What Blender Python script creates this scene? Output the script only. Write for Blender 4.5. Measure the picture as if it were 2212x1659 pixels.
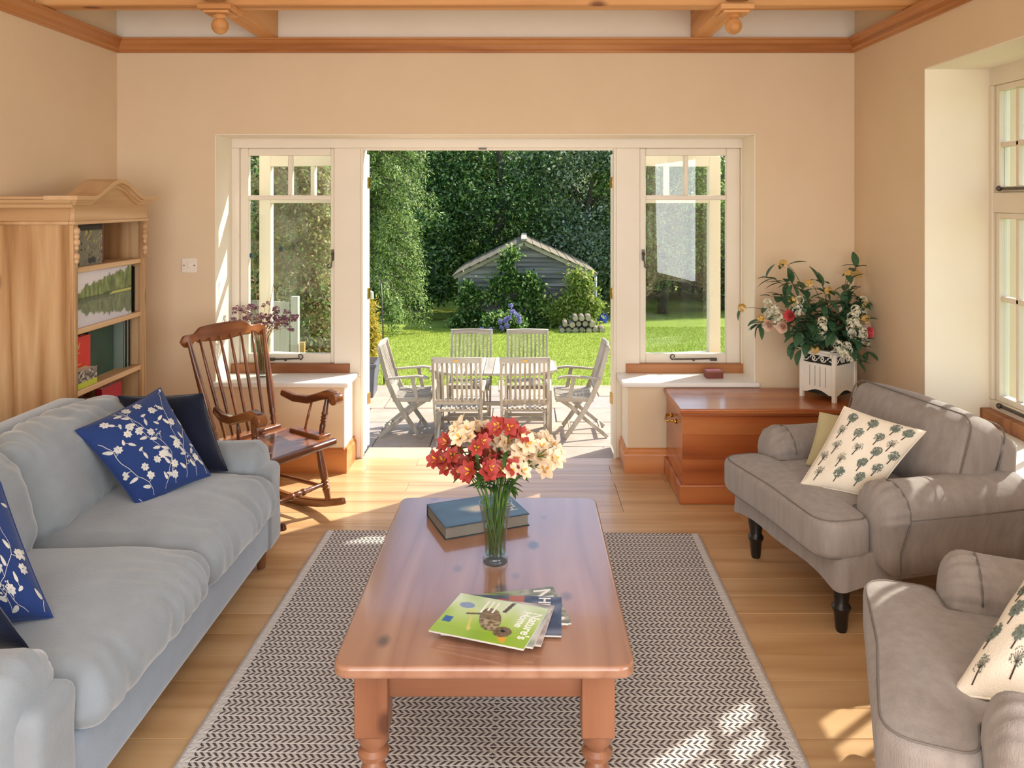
import bpy, bmesh, math, random
import numpy as np
from mathutils import Vector, Matrix, noise

for o in list(bpy.data.objects):
    bpy.data.objects.remove(o, do_unlink=True)
scene = bpy.context.scene
COL = scene.collection
PI = math.pi
R = math.radians

# ------------------------------------------------------------------ camera
F, CX, CY, EYE = 1700.0, 1132.0, 433.0, 1.65      # pixels of the 2212x1659 frame
cam_d = bpy.data.cameras.new('camera')
cam = bpy.data.objects.new('camera', cam_d)
COL.objects.link(cam)
cam.location = (0, 0, EYE)
cam.rotation_euler = (R(90), 0, 0)
cam_d.sensor_fit = 'HORIZONTAL'
cam_d.sensor_width = 36.0
cam_d.lens = 36.0 * F / 2212.0
cam_d.shift_x = -(CX - 1106.0) / 2212.0
cam_d.shift_y = -(829.5 - CY) / 2212.0
cam_d.clip_start = 0.05
cam_d.clip_end = 300
scene.camera = cam

# ------------------------------------------------------------------ world, sun, fill lights
SUN_AZ, SUN_EL = R(52.0), R(40.4)                   # azimuth from +Y towards +X
world = bpy.data.worlds.new('sky')
scene.world = world
world.use_nodes = True
wn = world.node_tree
wn.nodes.clear()
wo = wn.nodes.new('ShaderNodeOutputWorld')
wb = wn.nodes.new('ShaderNodeBackground')
ws = wn.nodes.new('ShaderNodeTexSky')
ws.sky_type = 'NISHITA'
ws.sun_disc = False
ws.sun_elevation = SUN_EL
ws.sun_rotation = SUN_AZ
ws.air_density = 1.0
ws.dust_density = 1.5
wn.links.new(ws.outputs[0], wb.inputs[0])
wb.inputs[1].default_value = 0.36
wn.links.new(wb.outputs[0], wo.inputs[0])

sd = Vector((math.sin(SUN_AZ) * math.cos(SUN_EL), math.cos(SUN_AZ) * math.cos(SUN_EL), math.sin(SUN_EL)))
sun_l = bpy.data.lights.new('sun', 'SUN')
sun_l.energy = 7.4
sun_l.angle = R(0.6)
sun_l.color = (1.0, 0.95, 0.87)
sun = bpy.data.objects.new('sun', sun_l)
COL.objects.link(sun)
sun.rotation_euler = sd.to_track_quat('Z', 'Y').to_euler()
sun.location = (12, 12, 14)

def area_light(name, loc, target, sx, sy, power, color):
    l = bpy.data.lights.new(name, 'AREA')
    l.shape = 'RECTANGLE'
    l.size, l.size_y = sx, sy
    l.energy = power
    l.color = color
    o = bpy.data.objects.new(name, l)
    COL.objects.link(o)
    o.location = loc
    o.rotation_euler = (Vector(loc) - Vector(target)).to_track_quat('Z', 'Y').to_euler()
    return o
# fill light added inside made-up rear glazing, unseen behind the camera
area_light('rear_fill_light', (-0.235, -2.74, 1.40), (-0.235, 4, 1.30), 3.7, 2.2, 150, (0.97, 0.98, 1.0))
# fill light added at a made-up right-wall window to brighten the left wall
area_light('side_fill_light', (2.0, .05, 1.40), (-2.4, .9, 1.3), 1.7, 1.5, 56, (0.95, 0.98, 1.0))
# fill light added under a made-up rooflight to brighten floor and furniture
area_light('overhead_fill_light', (-.25, .75, 2.80), (-.25, 1.25, 0), 2.3, 1.0, 34, (0.90, 0.96, 1.0))

scene.view_settings.view_transform = 'Standard'
scene.view_settings.look = 'None'
scene.view_settings.gamma = 1.0
scene.view_settings.use_curve_mapping = False
scene.view_settings.exposure = 0.04

# ------------------------------------------------------------------ helpers
def at(px, py, Y=None, Z=None, X=None):
    """pixel -> point on the plane of given depth, height or side distance"""
    a = (px - CX) / F
    b = -(py - CY) / F
    if Y is None:
        Y = (Z - EYE) / b if Z is not None else X / a
    return Vector((a * Y, Y, EYE + b * Y))

def lin(c):
    if isinstance(c, str):
        c = tuple(int(c[i:i + 2], 16) / 255 for i in (0, 2, 4))
    return tuple((x / 12.92 if x <= 0.04045 else ((x + 0.055) / 1.055) ** 2.4) for x in c)

class MB:
    def __init__(self):
        self.v, self.f = [], []
    def add(self, vs, fs, M=None):
        n = len(self.v)
        for p in vs:
            p = Vector(p)
            self.v.append(tuple(M @ p) if M is not None else tuple(p))
        for f in fs:
            self.f.append(tuple(i + n for i in f))
        return self
    def box(self, x0, x1, y0, y1, z0, z1, M=None):
        vs = [(x0, y0, z0), (x1, y0, z0), (x1, y1, z0), (x0, y1, z0), (x0, y0, z1), (x1, y0, z1), (x1, y1, z1), (x0, y1, z1)]
        fs = [(0, 3, 2, 1), (4, 5, 6, 7), (0, 1, 5, 4), (1, 2, 6, 5), (2, 3, 7, 6), (3, 0, 4, 7)]
        return self.add(vs, fs, M)
    def bar(self, a, b, w, t, up=(0, 0, 1)):
        """straight bar of section w x t from a to b"""
        a, b = Vector(a), Vector(b)
        d = (b - a)
        L = d.length
        d.normalize()
        u = Vector(up)
        s = d.cross(u)
        if s.length < 1e-5:
            s = d.cross(Vector((1, 0, 0)))
        s.normalize()
        u = s.cross(d)
        M = Matrix((( s.x, d.x, u.x, a.x), (s.y, d.y, u.y, a.y), (s.z, d.z, u.z, a.z), (0, 0, 0, 1)))
        return self.box(-w / 2, w / 2, 0, L, -t / 2, t / 2, M)
    def sweep(self, pts, w, t, side):
        """rectangular section swept along a planar path; side = constant sideways axis"""
        pts = [Vector(p) for p in pts]
        sv = Vector(side).normalized()
        ws = w if isinstance(w, (list, tuple)) else [w] * len(pts)
        ts = t if isinstance(t, (list, tuple)) else [t] * len(pts)
        vs, fs = [], []
        for i, p in enumerate(pts):
            d = (pts[min(i + 1, len(pts) - 1)] - pts[max(i - 1, 0)]).normalized()
            n = sv.cross(d).normalized()
            for a, b in ((-1, -1), (1, -1), (1, 1), (-1, 1)):
                vs.append(p + sv * (a * ws[i] / 2) + n * (b * ts[i] / 2))
        for i in range(len(pts) - 1):
            for k in range(4):
                q = i * 4
                fs.append((q + k, q + (k + 1) % 4, q + 4 + (k + 1) % 4, q + 4 + k))
        e = (len(pts) - 1) * 4
        fs += [(3, 2, 1, 0), (e, e + 1, e + 2, e + 3)]
        return self.add(vs, fs)
    def tube(self, pts, rad, n=8, cap=True):
        pts = [Vector(p) for p in pts]
        if not isinstance(rad, (list, tuple)):
            rad = [rad] * len(pts)
        d0 = (pts[1] - pts[0]).normalized()
        u = d0.orthogonal().normalized()
        vs, fs = [], []
        for i, p in enumerate(pts):
            d = (pts[min(i + 1, len(pts) - 1)] - pts[max(i - 1, 0)])
            d = d.normalized() if d.length > 1e-9 else d0
            u = (u - d * u.dot(d))
            u = u.normalized() if u.length > 1e-6 else d.orthogonal().normalized()
            w = d.cross(u)
            for k in range(n):
                a = 2 * PI * k / n
                vs.append(p + (u * math.cos(a) + w * math.sin(a)) * rad[i])
        for i in range(len(pts) - 1):
            for k in range(n):
                fs.append((i * n + k, i * n + (k + 1) % n, (i + 1) * n + (k + 1) % n, (i + 1) * n + k))
        if cap:
            fs.append(tuple(range(n - 1, -1, -1)))
            fs.append(tuple((len(pts) - 1) * n + k for k in range(n)))
        return self.add(vs, fs)
    def turned(self, a, b, prof, n=14):
        """turned spindle between a and b, prof = [(t, r)]"""
        a, b = Vector(a), Vector(b)
        return self.tube([a.lerp(b, t) for t, r in prof], [r for t, r in prof], n)
    def lathe(self, prof, n=24, c=(0, 0, 0)):
        c = Vector(c)
        vs, fs = [], []
        for r, z in prof:
            for k in range(n):
                a = 2 * PI * k / n
                vs.append((c.x + r * math.cos(a), c.y + r * math.sin(a), c.z + z))
        m = len(prof)
        for i in range(m - 1):
            for k in range(n):
                fs.append((i * n + k, i * n + (k + 1) % n, (i + 1) * n + (k + 1) % n, (i + 1) * n + k))
        if prof[0][0] > 1e-6:
            fs.append(tuple(range(n - 1, -1, -1)))
        if prof[-1][0] > 1e-6:
            fs.append(tuple((m - 1) * n + k for k in range(n)))
        return self.add(vs, fs)
    def prism(self, poly, h0, h1, M=None):
        """poly in local xy extruded along local z from h0 to h1"""
        n = len(poly)
        vs = [(p[0], p[1], h0) for p in poly] + [(p[0], p[1], h1) for p in poly]
        fs = [tuple(range(n - 1, -1, -1)), tuple(range(n, 2 * n))]
        fs += [(i, (i + 1) % n, n + (i + 1) % n, n + i) for i in range(n)]
        return self.add(vs, fs, M)
    def ball(self, c, r, nu=12, nv=8, sc=(1, 1, 1)):
        prof = [(max(r * math.sin(PI * i / nv), 1e-5), -r * math.cos(PI * i / nv)) for i in range(nv + 1)]
        m = MB().lathe(prof, nu)
        c = Vector(c)
        return self.add([(p[0] * sc[0] + c.x, p[1] * sc[1] + c.y, p[2] * sc[2] + c.z) for p in m.v], m.f)
    def build(self, name, mat, parent=None, smooth=None, bevel=0, seg=2, weld=False, fix=True):
        me = bpy.data.meshes.new(name)
        me.from_pydata(self.v, [], self.f)
        if fix or weld:
            bm = bmesh.new()
            bm.from_mesh(me)
            if weld:
                bmesh.ops.remove_doubles(bm, verts=bm.verts, dist=1e-5)
            if fix:
                bmesh.ops.recalc_face_normals(bm, faces=bm.faces)
            bm.to_mesh(me)
            bm.free()
        return link(name, me, mat, parent, smooth, bevel, seg)

def link(name, me, mat, parent=None, smooth=None, bevel=0, seg=2):
    o = bpy.data.objects.new(name, me)
    if mat is not None and not me.materials:
        me.materials.append(mat)
    COL.objects.link(o)
    if parent is not None:
        o.parent = parent
    if smooth is not None:
        me.shade_smooth()
        if smooth < 179:
            me.set_sharp_from_angle(angle=R(smooth))
    if bevel:
        b = o.modifiers.new('bevel', 'BEVEL')
        b.width, b.segments = bevel, seg
        b.limit_method = 'ANGLE'
        b.angle_limit = R(40)
        if smooth is None:
            me.shade_smooth()
            me.set_sharp_from_angle(angle=R(35))
            b.harden_normals = False
    return o

def np_mesh(name, V, Fq, mat, parent=None):
    """fast mesh from numpy: V (n,3), Fq (m,k) polygons of one size"""
    me = bpy.data.meshes.new(name)
    V = np.asarray(V, dtype=np.float32)
    Fq = np.asarray(Fq, dtype=np.int32)
    m, k = Fq.shape
    me.vertices.add(len(V))
    me.vertices.foreach_set('co', V.ravel())
    me.loops.add(m * k)
    me.loops.foreach_set('vertex_index', Fq.ravel())
    me.polygons.add(m)
    me.polygons.foreach_set('loop_start', np.arange(0, m * k, k, dtype=np.int32))
    me.update(calc_edges=True)
    return link(name, me, mat, parent)

def tag(o, label=None, cat=None, group=None, kind=None):
    if label: o['label'] = label
    if cat: o['category'] = cat
    if group: o['group'] = group
    if kind: o['kind'] = kind
    return o

def thing(name, label, cat, loc=(0, 0, 0), rz=0.0, group=None):
    o = bpy.data.objects.new(name, None)
    o.empty_display_size = 0.1
    COL.objects.link(o)
    o.location = loc
    o.rotation_euler = (0, 0, rz)
    return tag(o, label, cat, group)

def struct(o):
    o['kind'] = 'structure'
    return o

def copy_tree(o, parent=None):
    c = o.copy()
    COL.objects.link(c)
    c.parent = parent
    for ch in [x for x in o.children]:
        copy_tree(ch, c)
    return c

# ------------------------------------------------------------------ materials
def nodes(name):
    m = bpy.data.materials.new(name)
    m.use_nodes = True
    nt = m.node_tree
    return m, nt, nt.nodes['Principled BSDF'], nt.nodes['Material Output']

def ramp(nt, fac, stops):
    r = nt.nodes.new('ShaderNodeValToRGB')
    e = r.color_ramp.elements
    while len(e) < len(stops):
        e.new(0.5)
    for i, (p, c) in enumerate(stops):
        e[i].position = p
        e[i].color = (*lin(c), 1)
    nt.links.new(fac, r.inputs[0])
    return r.outputs[0]

def coords(nt, kind='Object', scale=(1, 1, 1), rnd=False):
    tc = nt.nodes.new('ShaderNodeTexCoord')
    mp = nt.nodes.new('ShaderNodeMapping')
    mp.inputs['Scale'].default_value = scale
    nt.links.new(tc.outputs[kind], mp.inputs[0])
    if rnd:
        oi = nt.nodes.new('ShaderNodeObjectInfo')
        mu = nt.nodes.new('ShaderNodeMath')
        mu.operation = 'MULTIPLY'
        mu.inputs[1].default_value = 37.0
        nt.links.new(oi.outputs['Random'], mu.inputs[0])
        nt.links.new(mu.outputs[0], mp.inputs['Location'])
    return mp.outputs[0]

def tex_noise(nt, co, scale, detail=4, rough=0.55, dist=0.0):
    n = nt.nodes.new('ShaderNodeTexNoise')
    n.inputs['Scale'].default_value = scale
    n.inputs['Detail'].default_value = detail
    n.inputs['Roughness'].default_value = rough
    n.inputs['Distortion'].default_value = dist
    nt.links.new(co, n.inputs['Vector'])
    return n.outputs['Fac']

def bump(nt, bs, h, strength, dist=0.01):
    b = nt.nodes.new('ShaderNodeBump')
    b.inputs['Strength'].default_value = strength
    b.inputs['Distance'].default_value = dist
    nt.links.new(h, b.inputs['Height'])
    nt.links.new(b.outputs[0], bs.inputs['Normal'])

def plain(name, c1, c2=None, rough=0.6, scale=6.0, bmp=0.0, bscale=80.0, sheen=0.0, metal=0.0, spec=0.5, stretch=(1, 1, 1), coat=0.0):
    m, nt, bs, out = nodes(name)
    co = coords(nt, 'Object', stretch, True)
    c2 = c2 or c1
    nt.links.new(ramp(nt, tex_noise(nt, co, scale, 5), [(0.3, c1), (0.7, c2)]), bs.inputs['Base Color'])
    bs.inputs['Roughness'].default_value = rough
    bs.inputs['Metallic'].default_value = metal
    bs.inputs['Specular IOR Level'].default_value = spec
    if sheen:
        bs.inputs['Sheen Weight'].default_value = sheen
        bs.inputs['Sheen Roughness'].default_value = 0.45
    if coat:
        bs.inputs['Coat Weight'].default_value = coat
        bs.inputs['Coat Roughness'].default_value = 0.12
    if bmp:
        bump(nt, bs, tex_noise(nt, co, bscale, 3), bmp)
    return m

def wood(name, dark, mid, light, axis='x', rough=0.4, rings=9.0, coat=0.0, vary=0.25, knots=None, spec=0.5, bmp=0.12):
    """grain runs along the local axis; tone varies from object to object"""
    m, nt, bs, out = nodes(name)
    st = {'x': (0.07, 1, 1), 'y': (1, 0.07, 1), 'z': (1, 1, 0.07)}[axis]
    co = coords(nt, 'Object', st, True)
    n1 = tex_noise(nt, co, rings, 2, 0.5, 0.3)
    mul = nt.nodes.new('ShaderNodeMath'); mul.operation = 'MULTIPLY'; mul.inputs[1].default_value = 9.0
    fr = nt.nodes.new('ShaderNodeMath'); fr.operation = 'PINGPONG'; fr.inputs[1].default_value = 1.0
    nt.links.new(n1, mul.inputs[0]); nt.links.new(mul.outputs[0], fr.inputs[0])
    n2 = tex_noise(nt, co, rings * 14, 3, 0.6)
    mx = nt.nodes.new('ShaderNodeMix'); mx.data_type = 'FLOAT'; mx.inputs[0].default_value = 0.35
    nt.links.new(fr.outputs[0], mx.inputs[2]); nt.links.new(n2, mx.inputs[3])
    col = ramp(nt, mx.outputs[0], [(0.12, dark), (0.42, mid), (0.85, light)])
    oi = nt.nodes.new('ShaderNodeObjectInfo')
    mr = nt.nodes.new('ShaderNodeMapRange')
    mr.inputs['To Min'].default_value = 1 - vary * 0.5
    mr.inputs['To Max'].default_value = 1 + vary * 0.5
    nt.links.new(oi.outputs['Random'], mr.inputs['Value'])
    hs = nt.nodes.new('ShaderNodeHueSaturation')
    nt.links.new(mr.outputs[0], hs.inputs['Value'])
    nt.links.new(col, hs.inputs['Color'])
    last = hs.outputs[0]
    if knots:
        vo = nt.nodes.new('ShaderNodeTexVoronoi')
        st2 = knots[3] if len(knots) > 3 else {'x': (0.6, 1, 1), 'y': (1, 0.6, 1), 'z': (1, 1, 0.6)}[axis]
        vo.inputs['Scale'].default_value = knots[0]
        nt.links.new(coords(nt, 'Object', st2, True), vo.inputs['Vector'])
        kr = ramp(nt, vo.outputs['Distance'], [(knots[1], '000000'), (knots[1] * 2.2, 'ffffff')])
        mk = nt.nodes.new('ShaderNodeMix'); mk.data_type = 'RGBA'
        nt.links.new(kr, mk.inputs[0])
        mk.inputs[6].default_value = (*lin(knots[2]), 1)
        nt.links.new(last, mk.inputs[7])
        last = mk.outputs[2]
    nt.links.new(last, bs.inputs['Base Color'])
    bs.inputs['Roughness'].default_value = rough
    bs.inputs['Specular IOR Level'].default_value = spec
    if coat:
        bs.inputs['Coat Weight'].default_value = coat
        bs.inputs['Coat Roughness'].default_value = 0.1
    bump(nt, bs, mx.outputs[0], bmp, 0.004)
    return m

def leafy(name, cols, trans=0.35, rough=0.5):
    m, nt, bs, out = nodes(name)
    g = nt.nodes.new('ShaderNodeNewGeometry')
    stops = [(i / max(1, len(cols) - 1), c) for i, c in enumerate(cols)]
    col = ramp(nt, g.outputs['Random Per Island'], stops)
    nt.links.new(col, bs.inputs['Base Color'])
    bs.inputs['Roughness'].default_value = rough
    tr = nt.nodes.new('ShaderNodeBsdfTranslucent')
    nt.links.new(col, tr.inputs[0])
    mx = nt.nodes.new('ShaderNodeMixShader')
    mx.inputs[0].default_value = trans
    nt.links.new(bs.outputs[0], mx.inputs[1])
    nt.links.new(tr.outputs[0], mx.inputs[2])
    nt.links.new(mx.outputs[0], out.inputs[0])
    return m

def pane_glass(name, tint='ffffff', refl=1.0):
    m, nt, bs, out = nodes(name)
    nt.nodes.remove(bs)
    t = nt.nodes.new('ShaderNodeBsdfTransparent'); t.inputs[0].default_value = (*lin(tint), 1)
    g = nt.nodes.new('ShaderNodeBsdfGlossy'); g.inputs['Roughness'].default_value = 0.0
    # Schlick reflectance, the same from either side of the sheet
    lw = nt.nodes.new('ShaderNodeLayerWeight'); lw.inputs[0].default_value = 0.5
    pw = nt.nodes.new('ShaderNodeMath'); pw.operation = 'POWER'; pw.inputs[1].default_value = 5.0
    mu = nt.nodes.new('ShaderNodeMath'); mu.operation = 'MULTIPLY_ADD'; mu.inputs[1].default_value = 0.96 * refl; mu.inputs[2].default_value = 0.04 * refl
    nt.links.new(lw.outputs['Facing'], pw.inputs[0]); nt.links.new(pw.outputs[0], mu.inputs[0])
    mx = nt.nodes.new('ShaderNodeMixShader')
    nt.links.new(mu.outputs[0], mx.inputs[0])
    nt.links.new(t.outputs[0], mx.inputs[1]); nt.links.new(g.outputs[0], mx.inputs[2])
    nt.links.new(mx.outputs[0], out.inputs[0])
    return m

def printed(name, rough=0.35):
    """flat print: colour stored per vertex on the printed sheet"""
    m, nt, bs, out = nodes(name)
    a = nt.nodes.new('ShaderNodeVertexColor'); a.layer_name = 'print'
    nt.links.new(a.outputs[0], bs.inputs['Base Color'])
    bs.inputs['Roughness'].default_value = rough
    return m

M = {}
M['wall'] = plain('cream_wall_paint', 'e2ccae', 'dfc8a9', 0.85, 3.0, 0.03, 240, spec=0.2)
M['white_wall'] = plain('white_wall_paint', 'ece3d6', 'e8ded0', 0.85, 3.0, 0.03, 240, spec=0.2)
M['ceiling'] = plain('white_ceiling_paint', 'ece6dc', 'e8e2d8', 0.9, 3.0)
M['reveal'] = plain('bounce_lit_reveal_paint', 'f3ead9', 'f0e6d4', 0.8, 3.0, 0.03, 240, spec=0.2)  # lighter than the wall paint: bounced daylight put into the colour
M['white_wood'] = plain('white_gloss_paint', 'ece2d2', 'e8decc', 0.35, 4.0, 0.02, 60)
M['sill'] = plain('white_sill_paint', 'f1eee8', 'ece8e2', 0.3, 4.0)
M['pine_beam'] = wood('pine_beam', 'b57c46', 'd39a60', 'e0ac74', 'x', 0.55, 3.0, vary=0.12, knots=(3.0, 0.05, '7a4a24'))
M['pine_beam_y'] = wood('pine_beam_lengthwise', 'b57c46', 'd39a60', 'e0ac74', 'y', 0.55, 3.0, vary=0.12, knots=(3.0, 0.05, '7a4a24'))
M['rail'] = wood('stained_pine_moulding', 'a0622f', 'b87a45', 'c68c56', 'x', 0.4, 4.0, vary=0.08, coat=0.2)
M['rail_y'] = wood('stained_pine_moulding_lengthwise', 'a0622f', 'b87a45', 'c68c56', 'y', 0.4, 4.0, vary=0.08, coat=0.2)
M['skirting'] = wood('orange_pine_skirting', 'a8602c', 'c5793c', 'd48c4c', 'x', 0.35, 4.0, vary=0.06, coat=0.3)
M['floor'] = wood('oak_floor_plank', 'b98d5e', 'c89e6e', 'd4ac7c', 'x', 0.36, 4.0, vary=0.14, coat=0.2, knots=(1.6, 0.018, '5a3c24', (.6, 1, 0)), bmp=0.06)
M['subfloor'] = plain('dark_floor_joint', '5a3b20', '4c3018', 0.9)
M['sub_sill'] = wood('varnished_sill_timber', '7c4624', '9c6034', 'b07442', 'x', 0.4, 5.0, vary=0.05)
M['glass'] = pane_glass('window_glass', 'fafdfc')
M['iron'] = plain('aged_iron', '4b463f', '6a6258', 0.4, 20, metal=0.8)
M['brass'] = plain('polished_brass', 'c79a4a', 'dfb868', 0.22, 20, metal=1.0)
M['brick'] = plain('rendered_outer_wall', 'cbbfae', 'bdb09e', 0.9, 8, 0.2, 40)

# ================================================================== THE ROOM
XL, XR, YB, YF, YR = -2.472, 2.006, 4.78, 5.04, -2.80     # left, right, inner face, frame plane, rear wall
ZC = 2.84
W = MB()
W.box(-2.72, -1.875, YB, YF + .16, -0.1, 2.9)
W.box(1.402, 2.4, YB, YF + .16, -0.1, 2.9)
W.box(-1.875, 1.402, YB, YF + .16, 2.05, 2.9)
W.box(-1.875, -1.094, YB, YF + .12, -0.1, 0.52)
W.box(0.628, 1.402, YB, YF + .12, -0.1, 0.52)
struct(W.build('wall_back', M['wall']))
# pale upper wall above the picture rail
w = struct(MB().box(XL, XR, YB - .004, YB, 2.61, ZC).build('trim_1', M['white_wall']))
w['label'] = 'white painted wall band above the picture rail'
struct(MB().box(-2.72, XL, YR - .2, YB, -0.1, 2.9).build('wall_left', M['wall']))
BY0, BY1, BZ0, BZ1, BX = 3.06, 3.94, 0.55, 2.31, 2.33       # bay opening in the right wall
W = MB()
W.box(XR, BX + .14, BY1, YB, -0.1, 2.9)
SY0, SY1 = -.85, .95                                       # unseen window opening added for the side fill light
W.box(XR, BX + .14, SY1, BY0, -0.1, 2.9).box(XR, BX + .14, YR - .2, SY0, -0.1, 2.9)
W.box(XR, BX + .14, SY0, SY1, BZ1, 2.9).box(XR, BX + .14, SY0, SY1, -0.1, BZ0 - .03)
W.box(XR, BX + .14, BY0, BY1, BZ1, 2.9)
W.box(XR, BX + .14, BY0, BY1, -0.1, BZ0 - .03)
struct(W.build('wall_right', M['wall']))
W = MB()
W.box(-2.72, -2.15, YR - .2, YR, -0.1, 2.9)
W.box(1.7, 2.5, YR - .2, YR, -0.1, 2.9)
W.box(-2.15, 1.7, YR - .2, YR, 2.55, 2.9)
struct(W.build('wall_rear', M['wall']))
RX0, RX1, RY0, RY1 = -1.42, .95, .22, 1.05                # unseen rooflight opening between the beams, added for the overhead fill
W = MB()
W.box(-2.72, 2.5, RY1, YF + .16, ZC, ZC + .12).box(-2.72, 2.5, YR - .2, RY0, ZC, ZC + .12)
W.box(-2.72, RX0, RY0, RY1, ZC, ZC + .12).box(RX1, 2.5, RY0, RY1, ZC, ZC + .12)
struct(W.build('ceiling', M['ceiling']))
rl = struct(thing('added_window_5', None, None, (0, 0, ZC)))  # rooflight added out of view to go with the overhead fill lamp
m = MB().box(RX0, RX1, RY0, RY0 + .05, .06, .13).box(RX0, RX1, RY1 - .05, RY1, .06, .13)
for x in (RX0, -.26, RX1 - .05):
    m.box(x, x + .05, RY0, RY1, .06, .13)
m.build('window_frame', M['white_wood'], rl)
for a, b in ((RX0 + .05, -.26), (-.21, RX1 - .05)):
    MB().box(a, b, RY0 + .05, RY1 - .05, .09, .096).build('pane', M['glass'], rl)

# unseen glazing added in the rear wall to account for the fill lamp
rw = struct(thing('added_window_4', None, None, (0, YR - .1, 0)))
m = MB()
for x in (-2.15, -1.22, -0.27, 0.68, 1.64):
    m.box(x, x + .06, -.04, .04, 0, 2.55)
m.box(-2.15, 1.7, -.04, .04, 0, .12).box(-2.15, 1.7, -.04, .04, 2.48, 2.55)
m.build('window_frame', M['white_wood'], rw)
for x in (-2.09, -1.16, -0.21, 0.74):
    MB().box(x, x + .87, -.003, .003, .12, 2.48).build('pane', M['glass'], rw)

# ---- floor of separate oak planks
fl = struct(MB().box(-2.72, 2.4, YR - .2, YF, -0.12, -0.006).build('floor', M['subfloor']))
random.seed(5)
PW = 0.146
plank_mesh = {}
def plank(x0, x1, y0, y1):
    L = round(x1 - x0, 3)
    key = (L, round(y1 - y0, 3))
    if key not in plank_mesh:
        g = .0009
        mb = MB()
        hx, hy, c = L / 2 - g, (y1 - y0) / 2 - g, .0012
        vs = [(-hx, -hy, -.02), (hx, -hy, -.02), (hx, hy, -.02), (-hx, hy, -.02),
              (-hx, -hy, -c), (hx, -hy, -c), (hx, hy, -c), (-hx, hy, -c),
              (-hx + c, -hy + c, 0), (hx - c, -hy + c, 0), (hx - c, hy - c, 0), (-hx + c, hy - c, 0)]
        fs = [(8, 9, 10, 11)]
        for a in (0, 4):
            for k in range(4):
                fs.append((a + k, a + (k + 1) % 4, a + 4 + (k + 1) % 4, a + 4 + k))
        o = mb.add(vs, fs).build('plank', M['floor'], fl)
        plank_mesh[key] = o.data
    else:
        o = link('plank', plank_mesh[key], M['floor'], fl)
    o.location = ((x0 + x1) / 2, (y0 + y1) / 2, 0)
y = YF
while y > YR:
    y0 = max(y - PW, YR)
    x = XL
    L = random.choice([0.6, 0.9, 1.2, 1.5, 1.8])
    while x < XR - .001:
        x1 = min(x + L, XR)
        if XR - x1 < .25: x1 = XR
        plank(round(x, 3), round(x1, 3), y0, y)
        x = x1
        L = random.choice([1.2, 1.5, 1.8, 2.1])
    y = y0

# ---- picture rail (moulded pine) on three walls
def rail(name, pts, mat, side):
    # profile in (out, z)
    prof = [(0, 2.545), (.018, 2.545), (.018, 2.557), (.030, 2.565), (.030, 2.588), (.042, 2.598), (.048, 2.612), (.062, 2.618), (.062, 2.628), (0, 2.628)]
    (x0, y0), (x1, y1) = pts
    a, b = [], []
    for out, z in prof:
        if side == 'b':
            a.append((x0 + out, YB - out, z)); b.append((x1 - out, YB - out, z))
        elif side == 'l':
            a.append((XL + out, y0, z)); b.append((XL + out, YB - out, z))
        else:
            a.append((XR - out, y0, z)); b.append((XR - out, YB - out, z))
    n = len(prof)
    fs = [(i, (i + 1) % n, n + (i + 1) % n, n + i) for i in range(n)] + [tuple(range(n)), tuple(range(2 * n - 1, n - 1, -1))]
    o = MB().add(a + b, fs).build(name, mat, smooth=30)
    o['label'] = 'stained pine picture rail moulding along the cream wall'
    return struct(o)
rail('trim_2', ((XL, YB), (XR, YB)), M['rail'], 'b')
rail('trim_3', ((XL, YR), (XL, YB)), M['rail_y'], 'l')
rail('trim_4', ((XR, YR), (XR, YB)), M['rail_y'], 'r')

# ---- exposed beams under the ceiling
def beam(name, x0, x1, y0, y1, z0, z1, mat, label):
    o = MB().box(x0, x1, y0, y1, z0, z1).build(name, mat, bevel=.008)
    o['label'] = label
    return struct(o)
beam('trim_5', XL + .0, XR - .0, 3.96, 4.07, 2.632, ZC, M['pine_beam'], 'pine cross beam spanning the room between the picture rails')
beam('trim_6', XL, XR, 1.1, 1.21, 2.632, ZC, M['pine_beam'], 'second pine cross beam spanning the room')
for i, x in enumerate((-1.545, 1.065)):
    beam('trim_%d' % (7 + 2 * i), x - .055, x + .055, YR, 3.94, 2.645, ZC, M['pine_beam_y'], 'pine lengthwise beam under the ceiling')
    beam('trim_%d' % (8 + 2 * i), x - .055, x + .055, 4.07, YB - .004, 2.629, ZC, M['pine_beam_y'], 'pine lengthwise beam end bedded in the white wall band')

# ---- turned ball finials under the beam crossings
for x, lab in ((-1.545, 'turned pine ball finial under the beam crossing over the bookcase side'), (1.065, 'turned pine ball finial under the beam crossing over the wooden chest')):
    t = thing('ball_finial', lab, 'finial', (x, 4.0, 2.634), 0, 'ball finials under the beam crossings')
    MB().box(-.085, .085, -.085, .085, -.028, 0).build('cap_plate', M['pine_beam'], t, bevel=.006)
    MB().box(-.065, .065, -.065, .065, -.042, -.028).build('lower_plate', M['pine_beam'], t, bevel=.004)
    m = MB().lathe([(.030, -.040), (.034, -.048), (.024, -.056), (.018, -.062)], 20)
    m.build('neck', M['pine_beam'], t, smooth=40)
    MB().ball((0, 0, -.098), .042, 24, 16).build('ball', M['pine_beam'], t, smooth=180)

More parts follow.
